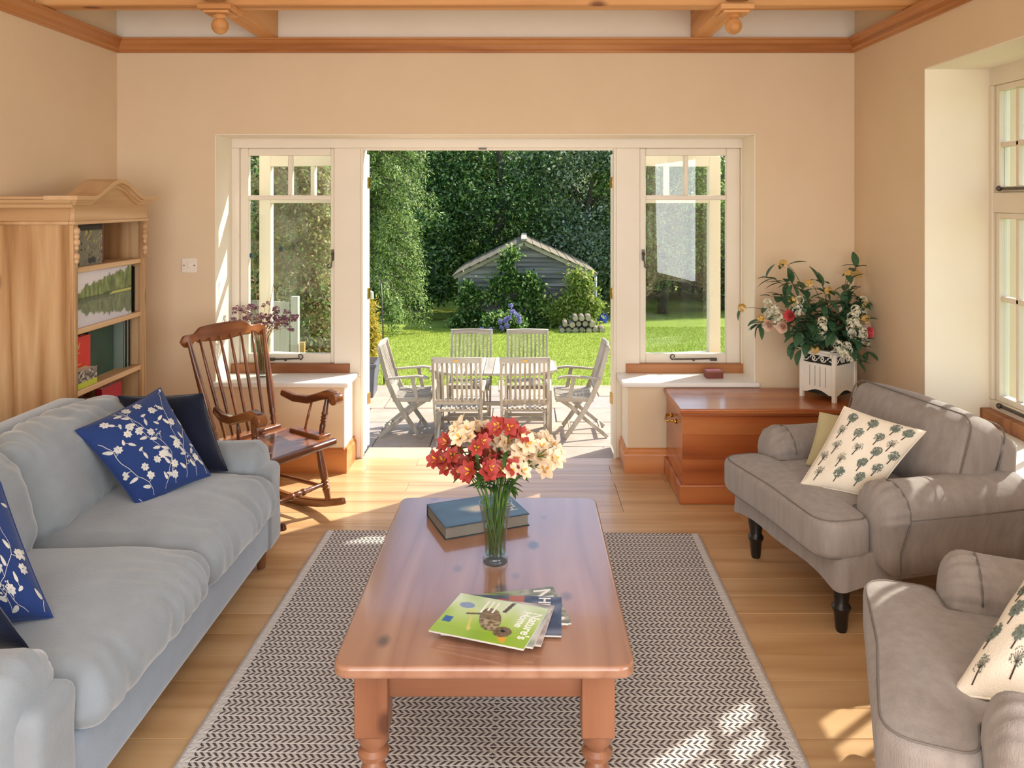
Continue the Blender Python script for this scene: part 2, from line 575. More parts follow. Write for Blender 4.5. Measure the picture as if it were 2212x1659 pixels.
# ---- skirting boards
def skirt(name, segs, label):
    prof = [(0, 0), (.022, 0), (.022, .105), (.018, .118), (.012, .124), (.010, .142), (0, .148)]
    m = MB()
    for (ax, ay, bx, by, nx, ny) in segs:
        a = [(ax + nx * o_, ay + ny * o_, z) for o_, z in prof]
        b = [(bx + nx * o_, by + ny * o_, z) for o_, z in prof]
        n = len(prof)
        m.add(a + b, [(i, (i + 1) % n, n + (i + 1) % n, n + i) for i in range(n)] + [tuple(range(n)), tuple(range(2 * n - 1, n - 1, -1))])
    o = m.build(name, M['skirting'], smooth=30)
    o['label'] = label
    return struct(o)
skirt('baseboard_back', [(XL, YB, -1.0725, YB, 0, -1), (-1.094, YB - .019, -1.094, YF, 1, 0), (0.6065, YB, XR, YB, 0, -1), (0.628, YB - .019, 0.628, YF, -1, 0)], 'orange pine skirting board along the back wall piers')
skirt('baseboard_left', [(XL, YR, XL, 3.686, 1, 0), (XL, 4.424, XL, YB, 1, 0)], 'orange pine skirting board along the left wall')
skirt('baseboard_right', [(XR, YR, XR, YB, -1, 0)], 'orange pine skirting board along the right wall')

# ---- lining of the window recess and bay, paler to imitate bounced daylight
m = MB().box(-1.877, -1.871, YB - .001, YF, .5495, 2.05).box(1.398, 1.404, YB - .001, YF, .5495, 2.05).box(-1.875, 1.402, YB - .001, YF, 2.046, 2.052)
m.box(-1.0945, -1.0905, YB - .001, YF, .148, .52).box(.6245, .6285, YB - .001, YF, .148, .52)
o = struct(m.build('trim_12', M['reveal'])); o['label'] = 'plaster reveal lining the garden window recess, colour lightened for bounced daylight'
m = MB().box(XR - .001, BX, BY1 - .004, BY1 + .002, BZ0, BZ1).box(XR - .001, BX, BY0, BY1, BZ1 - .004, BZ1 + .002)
o = struct(m.build('trim_13', M['reveal'])); o['label'] = 'plaster reveal lining the bay window recess, colour lightened for bounced daylight'

# ---- back wall joinery: frame of the garden doors
fr = struct(thing('trim_11', None, None, (0, YF, 0)))
fr['label'] = 'white painted door and window frame of the garden front'
def fpart(x0, x1, z0, z1, name, d0=-.0, d1=.10, b=.004):
    return MB().box(x0, x1, d0, d1, z0, z1).build(name, M['white_wood'], fr, bevel=b)
fpart(-1.885, 1.412, 1.985, 2.06, 'head', 0, .16)
fpart(-1.217, -1.045, .52, 1.985, 'post', 0, .20); fpart(.589, .742, .52, 1.985, 'post', 0, .20)
fpart(-1.094, -1.045, 0, .52, 'jamb', 0, .20); fpart(.589, .628, 0, .52, 'jamb', 0, .20)
fpart(-1.890, -1.825, .54, 1.985, 'stile'); fpart(1.389, 1.412, .54, 1.985, 'stile')
# rebate beads round the door opening
fpart(-1.045, -1.030, 0, 1.985, 'bead', -.008, .012, .002); fpart(.574, .589, 0, 1.985, 'bead', -.008, .012, .002)
fpart(-1.030, .574, 1.970, 1.985, 'bead', -.008, .012, .002)
MB().box(-.29, -.24, -.012, .0, 1.975, 1.988).build('bolt_keep', M['iron'], fr)

def stay(parent, x0, x1, y, z, curl):
    """wrought casement stay with a curled end"""
    m = MB()
    m.tube([(x0, y, z), (x1, y, z + .004)], .005, 8)
    xe, s = (x1, 1) if curl > 0 else (x0, -1)
    sp = [(xe + s * (.004 + (.021 - .0014 * k) * math.sin(k * .55)) * 1.0 - s * 0.0, y, z + .018 - (.020 - .0013 * k) * math.cos(k * .55)) for k in range(13)]
    m.tube(sp, [.005 - .0002 * k for k in range(13)], 8)
    xb = x0 if curl > 0 else x1
    m.box(xb - .02, xb + .02, y - .008, y + .012, z - .010, z + .008)
    m.box((x0 + x1) / 2 - .006, (x0 + x1) / 2 + .006, y - .004, y + .014, z - .012, z + .002)
    return m.build('stay', M['iron'], parent, smooth=50)

def catch(parent, x, y, z, s):
    m = MB()
    m.box(x - .010, x + .010, y - .006, y + .004, z - .035, z + .035)
    m.ball((x, y - .014, z + .008), .012, 10, 8)
    pts = [(x, y - .016, z + .008), (x + s * .002, y - .020, z - .03), (x + s * .008, y - .020, z - .06)]
    pts += [(x + s * (.020 - .014 * math.cos(k * .6) * (1 - k * .06)), y - .020, z - .068 - .016 * math.sin(k * .6) * (1 - k * .06)) for k in range(9)]
    m.tube(pts, .0045, 8)
    return m.build('catch', M['iron'], parent, smooth=50)

def casement(name, x0, x1, mx, gx0, gx1, catch_x, cs, stay_x, curl):
    w = struct(thing(name, None, None, (0, YF, 0)))
    z0, z1 = .605, 1.985
    gz = (.665, 1.653, 1.683, 1.938)
    P = lambda a, b, c, d, n, y0=.018, y1=.062: MB().box(a, b, y0, y1, c, d).build(n, M['white_wood'], w, bevel=.005)
    P(x0, gx0, z0, z1, 'stile'); P(gx1, x1, z0, z1, 'stile')
    P(gx0, gx1, z0, gz[0], 'bottom_rail'); P(gx0, gx1, gz[3], z1, 'top_rail')
    P(gx0, gx1, gz[1], gz[2], 'glazing_bar'); P(mx - .014, mx + .014, gz[2], gz[3], 'glazing_bar')
    G = lambda a, b, c, d: MB().box(a, b, .039, .043, c, d).build('pane', M['glass'], w)
    G(gx0 - .004, gx1 + .004, gz[0] - .004, gz[1] + .004)
    G(gx0 - .004, mx - .010, gz[2] - .004, gz[3] + .004)
    G(mx + .010, gx1 + .004, gz[2] - .004, gz[3] + .004)
    catch(w, catch_x, .012, 1.30, cs)
    stay(w, stay_x[0], stay_x[1], .006, .632, curl)
    return w
w1 = casement('window_1', -1.825, -1.217, -1.504, -1.771, -1.243, -1.226, -1, (-1.62, -1.44), 1)
w2 = casement('window_2', .742, 1.389, 1.042, .783, 1.30, .766, 1, (.96, 1.215), -1)
w2.children[0]['label'] = 'white sash stile'
for w, x0, x1, hx0, hx1 in ((w1, -1.875, -1.115, -1.89, -1.062), (w2, .652, 1.405, .592, 1.425)):
    MB().box(x0, x1, -.022, .06, .549, .606).build('timber_sub_sill', M['sub_sill'], w, bevel=.004)
    MB().box(hx0, hx1, YB - YF - .035, .08, .52, .5495).build('sill', M['sill'], w, bevel=.009, seg=3)

# ---- pair of glazed garden doors folded back outside
def leaf(name, hx, sgn, ang, label):
    t = struct(thing(name, None, None, (hx, YF + .222, 0.012), 0))
    t['label'] = label
    t.rotation_euler = (0, 0, ang if sgn > 0 else PI - ang)
    Wd, H = .785, 1.945
    P = lambda a, b, c, d, n, t0=-.022, t1=.022: MB().box(a, b, t0, t1, c, d).build(n, M['white_wood'], t, bevel=.004)
    P(0, .085, 0, H, 'stile'); P(Wd - .085, Wd, 0, H, 'stile')
    P(.085, Wd - .085, H - .075, H, 'top_rail'); P(.085, Wd - .085, 0, .20, 'bottom_rail')
    P(.085, Wd - .085, .50, .60, 'lock_rail'); P(.085, Wd - .085, 1.62, 1.65, 'glazing_bar'); P(Wd / 2 - .014, Wd / 2 + .014, 1.65, H - .075, 'glazing_bar')
    P(.085, Wd - .085, .20, .50, 'panel', -.010, .010)
    for a, b, c, d in ((.08, Wd - .08, .595, 1.625), (.08, Wd / 2 - .010, 1.645, H - .07), (Wd / 2 + .010, Wd - .08, 1.645, H - .07)):
        MB().box(a, b, -.002, .002, c, d).build('pane', M['glass'], t)
    for z in (.28, .98, 1.72):
        MB().box(-.005, .006, -.026 , .020, z, z + .075).build('hinge', M['brass'], t, bevel=.002)
    return t
leaf('door_1', -1.040, -1, R(11), 'white glazed garden door leaf folded back outside the window beside the rocking chair')
leaf('door_2', .584, 1, R(13), 'white glazed garden door leaf folded back outside the window over the wooden chest')

# ---- bay window on the right wall
w3 = struct(thing('window_3', None, None, (BX, 0, 0)))
P = lambda y0, y1, z0, z1, n, x0=0.0, x1=.08: MB().box(x0, x1, y0, y1, z0, z1).build(n, M['white_wood'], w3, bevel=.004)
P(BY0, BY1, 2.22, BZ1, 'head'); P(BY0, BY1, BZ0 - .02, .66, 'bottom_rail'); P(BY0, BY1, 1.59, 1.69, 'transom')
muls = [BY1, BY0]
for a in muls:
    P(a - .03 if a > BY0 else a, a if a == BY1 else a + .03, .66, 2.22, 'mullion', -.005, .085)
for b, a in zip(muls, muls[1:]):
    lo, hi = a + .035, b - .035
    for z0, z1, zm in ((1.69, 2.22, 1.925), (.66, 1.59, 1.165)):
        P(lo, lo + .035, z0, z1, 'sash_stile', .01, .055); P(hi - .03, hi, z0, z1, 'sash_stile', .01, .055)
        P(lo + .035, hi - .03, z0, z0 + .03, 'sash_rail', .01, .055); P(lo + .035, hi - .03, z1 - .03, z1, 'sash_rail', .01, .055)
        P(lo + .035, hi - .03, zm - .013, zm + .013, 'glazing_bar', .02, .05)
        n = 6 if True else 3
        wpan = (hi - .03 - lo - .035) / n
        for k in range(1, n):
            yk = lo + .035 + k * wpan
            P(yk - .011, yk + .011, z0 + .03, z1 - .03, 'glazing_bar', .02, .05)
        for k in range(n):
            for q0, q1 in ((z0 + .03, zm - .013), (zm + .013, z1 - .03)):
                MB().box(.033, .037, lo + .035 + k * wpan, lo + .035 + (k + 1) * wpan, q0, q1).build('pane', M['glass'], w3)
m = MB().box(-.012, .002, 3.60, 3.86, 1.700, 1.714); m.ball((-.012, 3.84, 1.708), .014, 10, 8); m.build('stay', M['iron'], w3)
m = MB().box(-.012, .002, 3.60, 3.86, .640, .654); m.ball((-.012, 3.84, .648), .014, 10, 8); m.build('stay', M['iron'], w3)
MB().box(-.05, .03, BY0, BY1, BZ0 + .0, .615).build('timber_sub_sill', M['sub_sill'], w3, bevel=.004)
MB().box(XR - BX - .035, .06, BY0 - .03, BY1, BZ0 - .03, BZ0).build('sill', M['sill'], w3, bevel=.009, seg=3)

w6 = struct(thing('added_window_6', None, None, (BX, 0, 0)))  # unseen window added to go with the side fill lamp
m = MB().box(0, .08, SY0, SY1, BZ0 - .03, .66).box(0, .08, SY0, SY1, 2.22, BZ1)
for y in (SY0, -.28, .33, SY1 - .06):
    m.box(0, .08, y, y + .06, .66, 2.22)
m.build('window_frame', M['white_wood'], w6)
for a, b in ((SY0 + .06, -.28), (-.22, .33), (.39, SY1 - .06)):
    MB().box(.035, .04, a, b, .66, 2.22).build('pane', M['glass'], w6)
MB().box(XR - BX - .035, .02, SY0, SY1, BZ0 - .03, BZ0).build('sill', M['sill'], w6, bevel=.009)

# ---- light switch
t = thing('light_switch', 'white square plastic light switch on the cream wall beside the bookcase', 'light switch', at(410, 573, YB))
M['plastic'] = plain('ivory_plastic', 'efe4d6', 'ece0d0', 0.35)
MB().box(-.046, .046, -.010, 0, -.046, .046).build('plate', M['plastic'], t, bevel=.004)
MB().box(-.009, .009, -.015, -.008, -.016, .016).build('rocker', M['plastic'], t, bevel=.002)
for x in (-.031, .031):
    MB().ball((x, -.010, 0), .004, 8, 6, (1, .4, 1)).build('screw', M['iron'], t)

# ================================================================== THE GARDEN
G = -0.90                                            # level of the patio below the room
YP0, YP1 = 5.2, 10.86
def lawn_z(y):
    return G - 0.087 * max(0.0, y - YP1) - .012
M['stone'] = plain('sandstone_flag', 'd9c4ac', 'cdb9a4', 0.75, 5, 0.15, 60)
M['mortar'] = plain('pale_mortar', 'b3a392', 'a39482', 0.9)
M['stone_v'] = None
def vary_stone(name):
    m, nt, bs, out = nodes(name)
    oi = nt.nodes.new('ShaderNodeObjectInfo')
    c = ramp(nt, oi.outputs['Random'], [(0, 'a99d90'), (.35, 'bfab96'), (.7, 'c4aa90'), (1, 'b0a59b')])
    co = coords(nt, 'Object', (1, 1, 1), True)
    n = tex_noise(nt, co, 5, 6)
    mx = nt.nodes.new('ShaderNodeMix'); mx.data_type = 'RGBA'; mx.blend_type = 'MULTIPLY'; mx.inputs[0].default_value = .5
    nt.links.new(c, mx.inputs[6]); nt.links.new(ramp(nt, n, [(.3, 'c8beb2'), (.7, 'ffffff')]), mx.inputs[7])
    nt.links.new(mx.outputs[2], bs.inputs['Base Color'])
    bs.inputs['Roughness'].default_value = .8
    bump(nt, bs, n, .3, .01)
    return m
M['flag'] = vary_stone('mixed_sandstone_flag')

PX0, PX1 = -2.48, 3.40                               # paved width
pat = struct(MB().box(PX0, PX1, YP0 + .2, YP1, G - .2, G - .02).build('patio', M['mortar']))
random.seed(11)
y = YP1
row = 0
flag_mesh = {}
while y > YP0 + .3:
    h = random.choice([.45, .6, .6])
    y0 = max(y - h, YP0 + .2)
    x = PX0
    while x < PX1 - .01:
        L = random.choice([.6, .75, .9])
        if PX1 - x - L < .3: L = round(PX1 - x, 3)
        key = (L, round(y - y0, 3))
        if key not in flag_mesh:
            o = MB().box(-L / 2 + .006, L / 2 - .006, -(y - y0) / 2 + .006, (y - y0) / 2 - .006, -.04, 0).build('flagstone', M['flag'], pat, bevel=.006, seg=1)
            flag_mesh[key] = o
        else:
            o = flag_mesh[key].copy(); COL.objects.link(o)
        o.location = (x + L / 2, (y + y0) / 2, G + random.uniform(-.002, .002))
        x += L
    y = y0
# landing slab and steps down from the garden doors
st = struct(MB().box(-1.038, .582, YF + .001, 5.25, G - .05, -.045).box(-1.35, .95, 5.25, 5.275, G - .05, -.045).build('garden_steps', M['mortar']))
for x0, x1 in ((-1.040, -.62), (-.612, .13), (.138, .584)):
    MB().box(x0, x1, YF + .002, 5.275, -.05, -.004).build('landing_slab', M['flag'], st, bevel=.005)
for k in range(1, 5):
    MB().box(-1.35, .95, 5.275 + .26 * (k - 1), 5.275 + .26 * k, G, -.18 * k + .001).build('step', M['stone'], st, bevel=.006)

# lawn
M['lawn'] = plain('lawn_soil_and_turf', '86943c', '98a64a', 0.95, 1.2, .3, 90, spec=.1)
vs, fs = [], []
ys = [YP1, 14, 18, 22, 27, 34, 45, 60]
for yy in ys:
    z = lawn_z(yy) if yy <= 34 else lawn_z(34)
    vs += [(-40, yy, z), (PX0, yy, z), (PX1, yy, z), (40, yy, z)]
for i in range(len(ys) - 1):
    for k in range(3):
        fs.append((i * 4 + k, i * 4 + k + 1, i * 4 + k + 5, i * 4 + k + 4))
n = len(vs)
vs += [(-40, -12, G - .03), (PX0, -12, G - .03), (PX1, -12, G - .03), (40, -12, G - .03)]
fs += [(n, n + 1, 1, 0), (n + 2, n + 3, 3, 2)]
lawn = struct(MB().add(vs, fs).build('lawn', M['lawn']))
lawn['label'] = 'sunlit mown lawn sloping away beyond the patio'

rng = np.random.default_rng(4)
M['blade'] = leafy('grass_blade', ['869a34', 'a0b044', 'b2bf56', '94a83c', 'c8c868'], .35, .6)
N = 90000
gy = YP1 + .02 + (rng.random(N) ** 1.3) * 11
gx = -5.2 + rng.random(N) * 11.5
gz = G - 0.087 * (gy - YP1) - .014
hgt = .018 + .022 * rng.random(N)
a = rng.random(N) * 2 * np.pi
wd = .006 + .002 * (gy - YP1) / 4
V = np.empty((N, 3, 3), np.float32)
V[:, 0] = np.stack([gx - wd * np.cos(a), gy - wd * np.sin(a), gz], 1)
V[:, 1] = np.stack([gx + wd * np.cos(a), gy + wd * np.sin(a), gz], 1)
V[:, 2] = np.stack([gx + .02 * (rng.random(N) - .5), gy + .02 * (rng.random(N) - .5), gz + hgt], 1)
o = np_mesh('grass_blades', V.reshape(-1, 3), np.arange(N * 3).reshape(N, 3), M['blade'])
tag(o, 'short sunlit grass blades of the lawn beyond the patio', 'grass', kind='stuff')

# ---- foliage generator
def leaf_cloud(centers, spread, n, size, seed, droop=0.0, aspect=2.0, outward=None, jitter=.35, soft=False):
    """n folded leaves (two triangles) scattered about clump centres"""
    g = np.random.default_rng(seed)
    C = np.asarray(centers, np.float32)
    sp = np.asarray(spread, np.float32)
    idx = g.integers(0, len(C), n)
    d = g.normal(size=(n, 3)); d /= np.linalg.norm(d, axis=1)[:, None]
    r = np.abs(g.normal(size=n)) * .62 if soft else g.random(n) ** .45
    s = sp[idx] if sp.ndim == 2 else np.broadcast_to(sp, (n, 3))
    P = C[idx] + d * r[:, None] * s
    dirv = g.normal(size=(n, 3)) + d * .6
    dirv[:, 2] -= droop
    dirv /= np.linalg.norm(dirv, axis=1)[:, None]
    up = g.normal(size=(n, 3)); up[:, 2] += .8
    side = np.cross(dirv, up); side /= np.linalg.norm(side, axis=1)[:, None] + 1e-6
    L = size * (1 + jitter * (g.random(n) * 2 - 1))
    Wd = L / aspect / 2
    V = np.empty((n, 4, 3), np.float32)
    nrm = np.cross(side, dirv)
    V[:, 0] = P
    V[:, 1] = P + dirv * (L * .5)[:, None] + side * Wd[:, None] + nrm * (Wd * .35)[:, None]
    V[:, 2] = P + dirv * L[:, None]
    V[:, 3] = P + dirv * (L * .5)[:, None] - side * Wd[:, None] + nrm * (Wd * .35)[:, None]
    b = np.arange(n) * 4
    Ft = np.concatenate([np.stack([b, b + 1, b + 2], 1), np.stack([b, b + 2, b + 3], 1)])
    return V.reshape(-1, 3), Ft

def clumps(c, rad, n, seed, shell=.55):
    g = np.random.default_rng(seed)
    d = g.normal(size=(n, 3)); d /= np.linalg.norm(d, axis=1)[:, None]
    r = shell + (1 - shell) * g.random(n)
    return np.asarray(c) + d * r[:, None] * np.asarray(rad)

M['bark'] = plain('grey_brown_bark', '5c5044', '7d7062', 0.9, 9, .5, 30, stretch=(1, 1, .2))
M['leaf_dark'] = leafy('dark_woodland_leaf', ['1c3416', '2e5020', '4e7632', '7ba04c', 'd2e49c'], .45, .28)
M['leaf_mid'] = leafy('mid_green_leaf', ['2c4c1e', '4a7630', '78a244', 'a8c660', 'dce89c'], .45, .3)
M['leaf_pale'] = leafy('pale_green_leaf', ['3c5234', '6e8860', '98ac80', 'c0cca4', 'eef0da'], .45, .28)
M['leaf_yellow'] = leafy('golden_leaf', ['b99a2c', 'd8b845', 'e6cc62', 'a5a23a', '8d9838'], .35)
M['leaf_brown'] = leafy('autumn_shrub_leaf', ['8a9650', 'b09a68', 'c6ae80', '7c9c4c', '9cb864', 'b49268', 'd8c49c'], .5)
M['needle'] = leafy('spruce_needle', ['2c441e', '4c6c30', '78964a', 'a6bc68', 'd4de9c'], .42)
M['leaf_bush'] = leafy('shrub_leaf', ['28441e', '446a2e', '6c9440', '9ebc60', 'd8e49c'], .45)

def tree(name, label, x, y, h, rx, mat, n, seed, size=.13, z0=None, ncl=60, low=.12, group=None, aspect=1.7):
    z0 = lawn_z(y) if z0 is None else z0
    t = thing(name, label, 'tree', (x, y, z0), 0, group)
    g = random.Random(seed)
    m = MB()
    pts = [(g.uniform(-.1, .1) * k, g.uniform(-.1, .1) * k, h * .86 * k / 5 - .1) for k in range(6)]
    m.tube(pts, [rx * .085 * (1 - .15 * k) for k in range(6)], 10)
    m.build('trunk', M['bark'], t, smooth=180)
    m = MB()
    cl = clumps((0, 0, h * (low + (1 - low) / 2)), (rx, rx * .8, h * (1 - low) / 2), ncl, seed)
    for k in range(0, ncl, 4):
        c = Vector(cl[k].tolist())
        b = Vector((0, 0, max(.3, c.z * .7)))
        m.tube([b, b.lerp(c, .5) + Vector((0, 0, .15)), c], [.05, .035, .012], 6)
    m.build('branches', M['bark'], t, smooth=180)
    V, Ft = leaf_cloud(cl, np.full((ncl, 3), rx * .38) * [1, 1, .75], n, size, seed, .25, aspect)
    o = np_mesh('foliage', V, Ft, mat, t)
    o['kind'] = 'stuff'
    return t

BG = 'woodland trees behind the lawn'
tl = [('woodland_tree', 'tall dark green woodland tree rising behind the shed ridge', -.9, 29, 8.5, 3.0, 'leaf_dark', 30000, 21),
      ('woodland_tree', 'pale grey green woodland tree rising behind the shed roof on its downpipe side', 2.3, 28.6, 8.3, 2.5, 'leaf_pale', 30000, 22),
      ('woodland_tree', 'bright green woodland tree standing beyond the downpipe corner of the shed', 5.0, 28.5, 8.0, 2.4, 'leaf_mid', 26000, 23),
      ('woodland_tree', 'dark woodland tree in the shade between the spruce and the shed', -3.9, 30, 8.0, 2.8, 'leaf_dark', 26000, 24),
      ('woodland_tree', 'shaded woodland tree seen through the window above the wooden chest, nearer the garden doors', 8.0, 31, 8.0, 3.0, 'leaf_dark', 24000, 25),
      ('woodland_tree', 'dim woodland tree seen through the window above the chest, away from the garden doors', 12.0, 32, 8.0, 3.2, 'leaf_dark', 20000, 26),
      ('woodland_tree', 'dark woodland tree behind the spruce seen through the window by the rocking chair', -8.0, 31, 8.0, 3.2, 'leaf_dark', 22000, 27),
      ('garden_tree', 'dark leafy tree seen through the upper panes of the bay window', 12.6, 18.5, 7.0, 2.6, 'leaf_mid', 26000, 28),
      ('garden_tree', 'deep green tree standing behind the flowering shrub outside the bay window', 15.5, 23.5, 7.5, 3.0, 'leaf_dark', 24000, 29)]
for nm, lab, x, y, h, rx, mt, n, sd_ in tl:
    tree(nm, lab, x, y, h, rx, M[mt], n, sd_, group=None, ncl=70, low=.05)

# dense shaded hedge closing the view behind the trees
cl = np.stack([np.linspace(-26, 30, 90), 37 + 1.0 * np.sin(np.arange(90) * 1.7), np.full(90, 1.0)], 1)
cl = np.concatenate([cl + [0, 0, -2.6], cl + [0, 0, 0], cl + [.3, .4, 2.6], cl + [.2, .9, 4.8]])
V, Ft = leaf_cloud(cl, np.full((len(cl), 3), 1.25), 60000, .34, 71, .2, 1.6)
V2, Ft2 = leaf_cloud(cl + np.array([.3, 2.2, .4]), np.full((len(cl), 3), 1.3), 60000, .62, 73, .2, 1.4)
V, Ft = np.concatenate([V, V2]), np.concatenate([Ft, Ft2 + len(V)])
o = np_mesh('hedge', V, Ft, M['leaf_dark'])
tag(o, 'dark dense hedge closing the garden behind the woodland trees', 'hedge', kind='stuff')
# understorey in the shade between the spruce and the shed
cl = np.stack([np.linspace(-5.8, -2.75, 14), 25 + .5 * np.sin(np.arange(14) * 2.1), np.full(14, -1.2)], 1)
cl = np.concatenate([cl, cl + [0, .4, 1.0], cl + [0, .8, 2.0]])
V, Ft = leaf_cloud(cl, np.full((len(cl), 3), .55), 14000, .14, 72, .2, 1.8)
o = np_mesh('undergrowth', V, Ft, M['leaf_dark'])
tag(o, 'dark low undergrowth in the shade beside the shed', 'undergrowth', kind='stuff')

# ---- spruce with drooping branches
sx, sy = -3.95, 19.5
t = thing('spruce_tree', 'big spruce with drooping branches on the lawn edge', 'tree', (sx, sy, lawn_z(sy)))
H = 11.0
MB().tube([(0, 0, -.1), (0, 0, H * .5), (0, 0, H)], [.22, .14, .02], 10).build('trunk', M['bark'], t, smooth=180)
g = random.Random(8)
m = MB()
tips, cl, sp_ = [], [], []
z = .7
while z < H - .3:
    rad = 2.0 * (1 - z / H) ** .55 * (.55 + .45 * min(1, z / 2.0))
    nb = 9
    for k in range(nb):
        a = 2 * PI * (k + g.random()) / nb
        L = rad * g.uniform(.75, 1.1)
        pts = []
        for s in range(6):
            u = s / 5
            pts.append(Vector((math.cos(a) * L * u, math.sin(a) * L * u, z + .18 * math.sin(u * PI) - .55 * u * u + .22 * u ** 4)))
        m.tube(pts, [.03 - .005 * s for s in range(6)], 5)
        for s in range(2, 12):
            u = s / 11
            i = min(int(u * 5), 4)
            q = pts[i].lerp(pts[i + 1], u * 5 - i)
            cl.append((q.x, q.y, q.z - .10)); sp_.append((.20, .20, .24))
    z += .34
m.build('branches', M['bark'], t, smooth=180)
V, Ft = leaf_cloud(np.array(cl), np.array(sp_) * .9, 170000, .085, 91, .9, 3.2)
o = np_mesh('needles', V, Ft, M['needle'], t); o['kind'] = 'stuff'

# ---- weatherboarded shed
SY = 22.0
zb = lawn_z(SY)
shed = thing('garden_shed', 'old grey weatherboarded garden shed with a low gable at the lawn end', 'shed', (0, SY, zb))
M['board'] = wood('silvered_weatherboard', '6a6560', '8c8680', 'b6aea6', 'x', .85, 2.0, vary=.5, spec=.15)
M['barge'] = plain('weathered_pale_timber', 'a89a88', 'c2b5a2', .8, 4)
M['shingle'] = plain('mossy_cedar_shingle', '6b5f4e', '8b8268', .9, 5, .4, 30)
ridge = (0.0, .50 - zb)
el, er = (-1.96, -.46 - zb), (2.0, -.40 - zb)
hw = 1.80
def roof_z(x):
    return ridge[1] + (el[1] - ridge[1]) * (x / el[0]) if x < 0 else ridge[1] + (er[1] - ridge[1]) * (x / er[0])
MB().prism([(-hw, 0), (hw, 0), (hw, roof_z(hw) - .06), (0, ridge[1] - .08), (-hw, roof_z(-hw) - .06)], 0, 3.6,
           Matrix(((1, 0, 0, 0), (0, 0, 1, .06), (0, 1, 0, 0), (0, 0, 0, 1)))).build('carcass', M['board'], shed)
bh = .115
k = 0
while True:
    z = .1 + k * bh
    if z > ridge[1] - .12: break
    # half-width available under the roof at this height
    xl, xr = -hw, hw
    zt = z + bh * .6
    if zt > roof_z(-hw) - .06: xl = el[0] * (ridge[1] - .08 - zt) / (ridge[1] - el[1])
    if zt > roof_z(hw) - .06: xr = er[0] * (ridge[1] - .08 - zt) / (ridge[1] - er[1])
    if xr - xl < .12: break
    m = MB()
    vs = [(xl, .045, z + bh + .02), (xr, .045, z + bh + .02), (xr, -.012, z), (xl, -.012, z), (xl, .062, z + bh + .02), (xr, .062, z + bh + .02), (xr, .062, z), (xl, .062, z)]
    m.add(vs, [(0, 1, 2, 3), (4, 7, 6, 5), (0, 4, 5, 1), (3, 2, 6, 7), (0, 3, 7, 4), (1, 5, 6, 2)]).build('weatherboard', M['board'], shed)
    k += 1
for s in (-1, 1):
    MB().box(s * hw - .05, s * hw + .05, -.03, .03, 0, roof_z(s * hw) - .05).build('corner_post', M['board'], shed)
for e in (el, er):
    s = 1 if e[0] > 0 else -1
    MB().bar((0, -.06, ridge[1] - .03), (e[0], -.06, e[1] - .03), .04, .12, (0, 0, 1)).build('barge_board', M['barge'], shed)
    slope = (e[1] - ridge[1]) / abs(e[0])
    for r_ in range(8):
        u0, u1 = r_ / 8, (r_ + 1) / 8 + .03
        a = Vector((e[0] * u0, -.12, ridge[1] + (e[1] - ridge[1]) * u0 + .055))
        b = Vector((e[0] * u1, -.12, ridge[1] + (e[1] - ridge[1]) * u1 + .035))
        m = MB()
        vs = [a, b, b + Vector((0, 3.9, 0)), a + Vector((0, 3.9, 0))]
        vs += [v - Vector((0, 0, .035)) for v in vs]
        m.add(vs, [(0, 1, 2, 3), (7, 6, 5, 4), (0, 4, 5, 1), (1, 5, 6, 2), (2, 6, 7, 3), (3, 7, 4, 0)]).build('roof_course', M['shingle'], shed)
MB().bar((0, -.13, ridge[1] + .06), (0, 3.8, ridge[1] + .06), .16, .05).build('ridge_cap', M['barge'], shed)
MB().tube([(1.99, -.10, er[1] - .06), (1.99, -.08, .05)], .04, 10).build('downpipe', plain('pale_downpipe', 'c9ccd0', 'b9bdc2', .5), shed, smooth=180)

# climbing shrubs in front of the shed
def bush(name, label, cx, cy, z0, cl, spread, n, size, mat, seed, cat='shrub', stems=6, aspect=1.9, group=None):
    t = thing(name, label, cat, (cx, cy, z0), 0, group)
    g = random.Random(seed)
    m = MB()
    for k in range(stems):
        c = Vector([float(v) for v in cl[g.randrange(len(cl))]])
        m.tube([(g.uniform(-.06, .06), g.uniform(-.06, .06), -.05), (c.x * .5, c.y * .5, c.z * .6), c], [.018, .013, .005], 6)
    m.build('stems', M['bark'], t, smooth=180)
    V, Ft = leaf_cloud(np.array(cl), np.array(spread), n, size, seed, .3, aspect, soft=True)
    o = np_mesh('foliage', V, Ft, mat, t); o['kind'] = 'stuff'
    return t
def px_cl(pts, Y, c):
    """clump centres given by pixels at depth Y, relative to the base c"""
    return [tuple(at(px, py, Y) - Vector(c)) for px, py in pts]
b0 = (-.35, 21.5, lawn_z(21.5))
pts = [(1000, 650), (1000, 685), (1025, 640), (1030, 680), (1060, 640), (1065, 690), (1090, 620), (1105, 600), (1120, 610), (1100, 660), (1130, 650), (1120, 690),
       (1095, 570), (1105, 548), (1150, 640), (1170, 660), (1145, 690), (985, 700), (1010, 620), (1160, 625), (1075, 610), (1045, 705), (1190, 690), (1165, 700), (1135, 610), (1145, 600)]
bush('climbing_shrub', 'green climbing shrub scrambling over the front of the shed up to its ridge', *b0, px_cl(pts, 21.55, b0), (.25, .22, .20), 15000, .11, M['leaf_bush'], 31, stems=12)
b0 = (1.65, 21.4, lawn_z(21.4))
pts = [(1215, 660), (1240, 640), (1250, 670), (1265, 650), (1270, 680), (1230, 690), (1260, 615), (1245, 600), (1280, 660), (1210, 690), (1190, 670)]
bush('rounded_shrub', 'yellow green rounded shrub by the downpipe corner of the shed', *b0, px_cl(pts, 21.4, b0), (.33, .24, .27), 8000, .11, leafy('yellow_green_leaf', ['5a7a2c', '86a03c', 'b4c25a', 'd2d27a', '4c6c28'], .35), 32, stems=8)
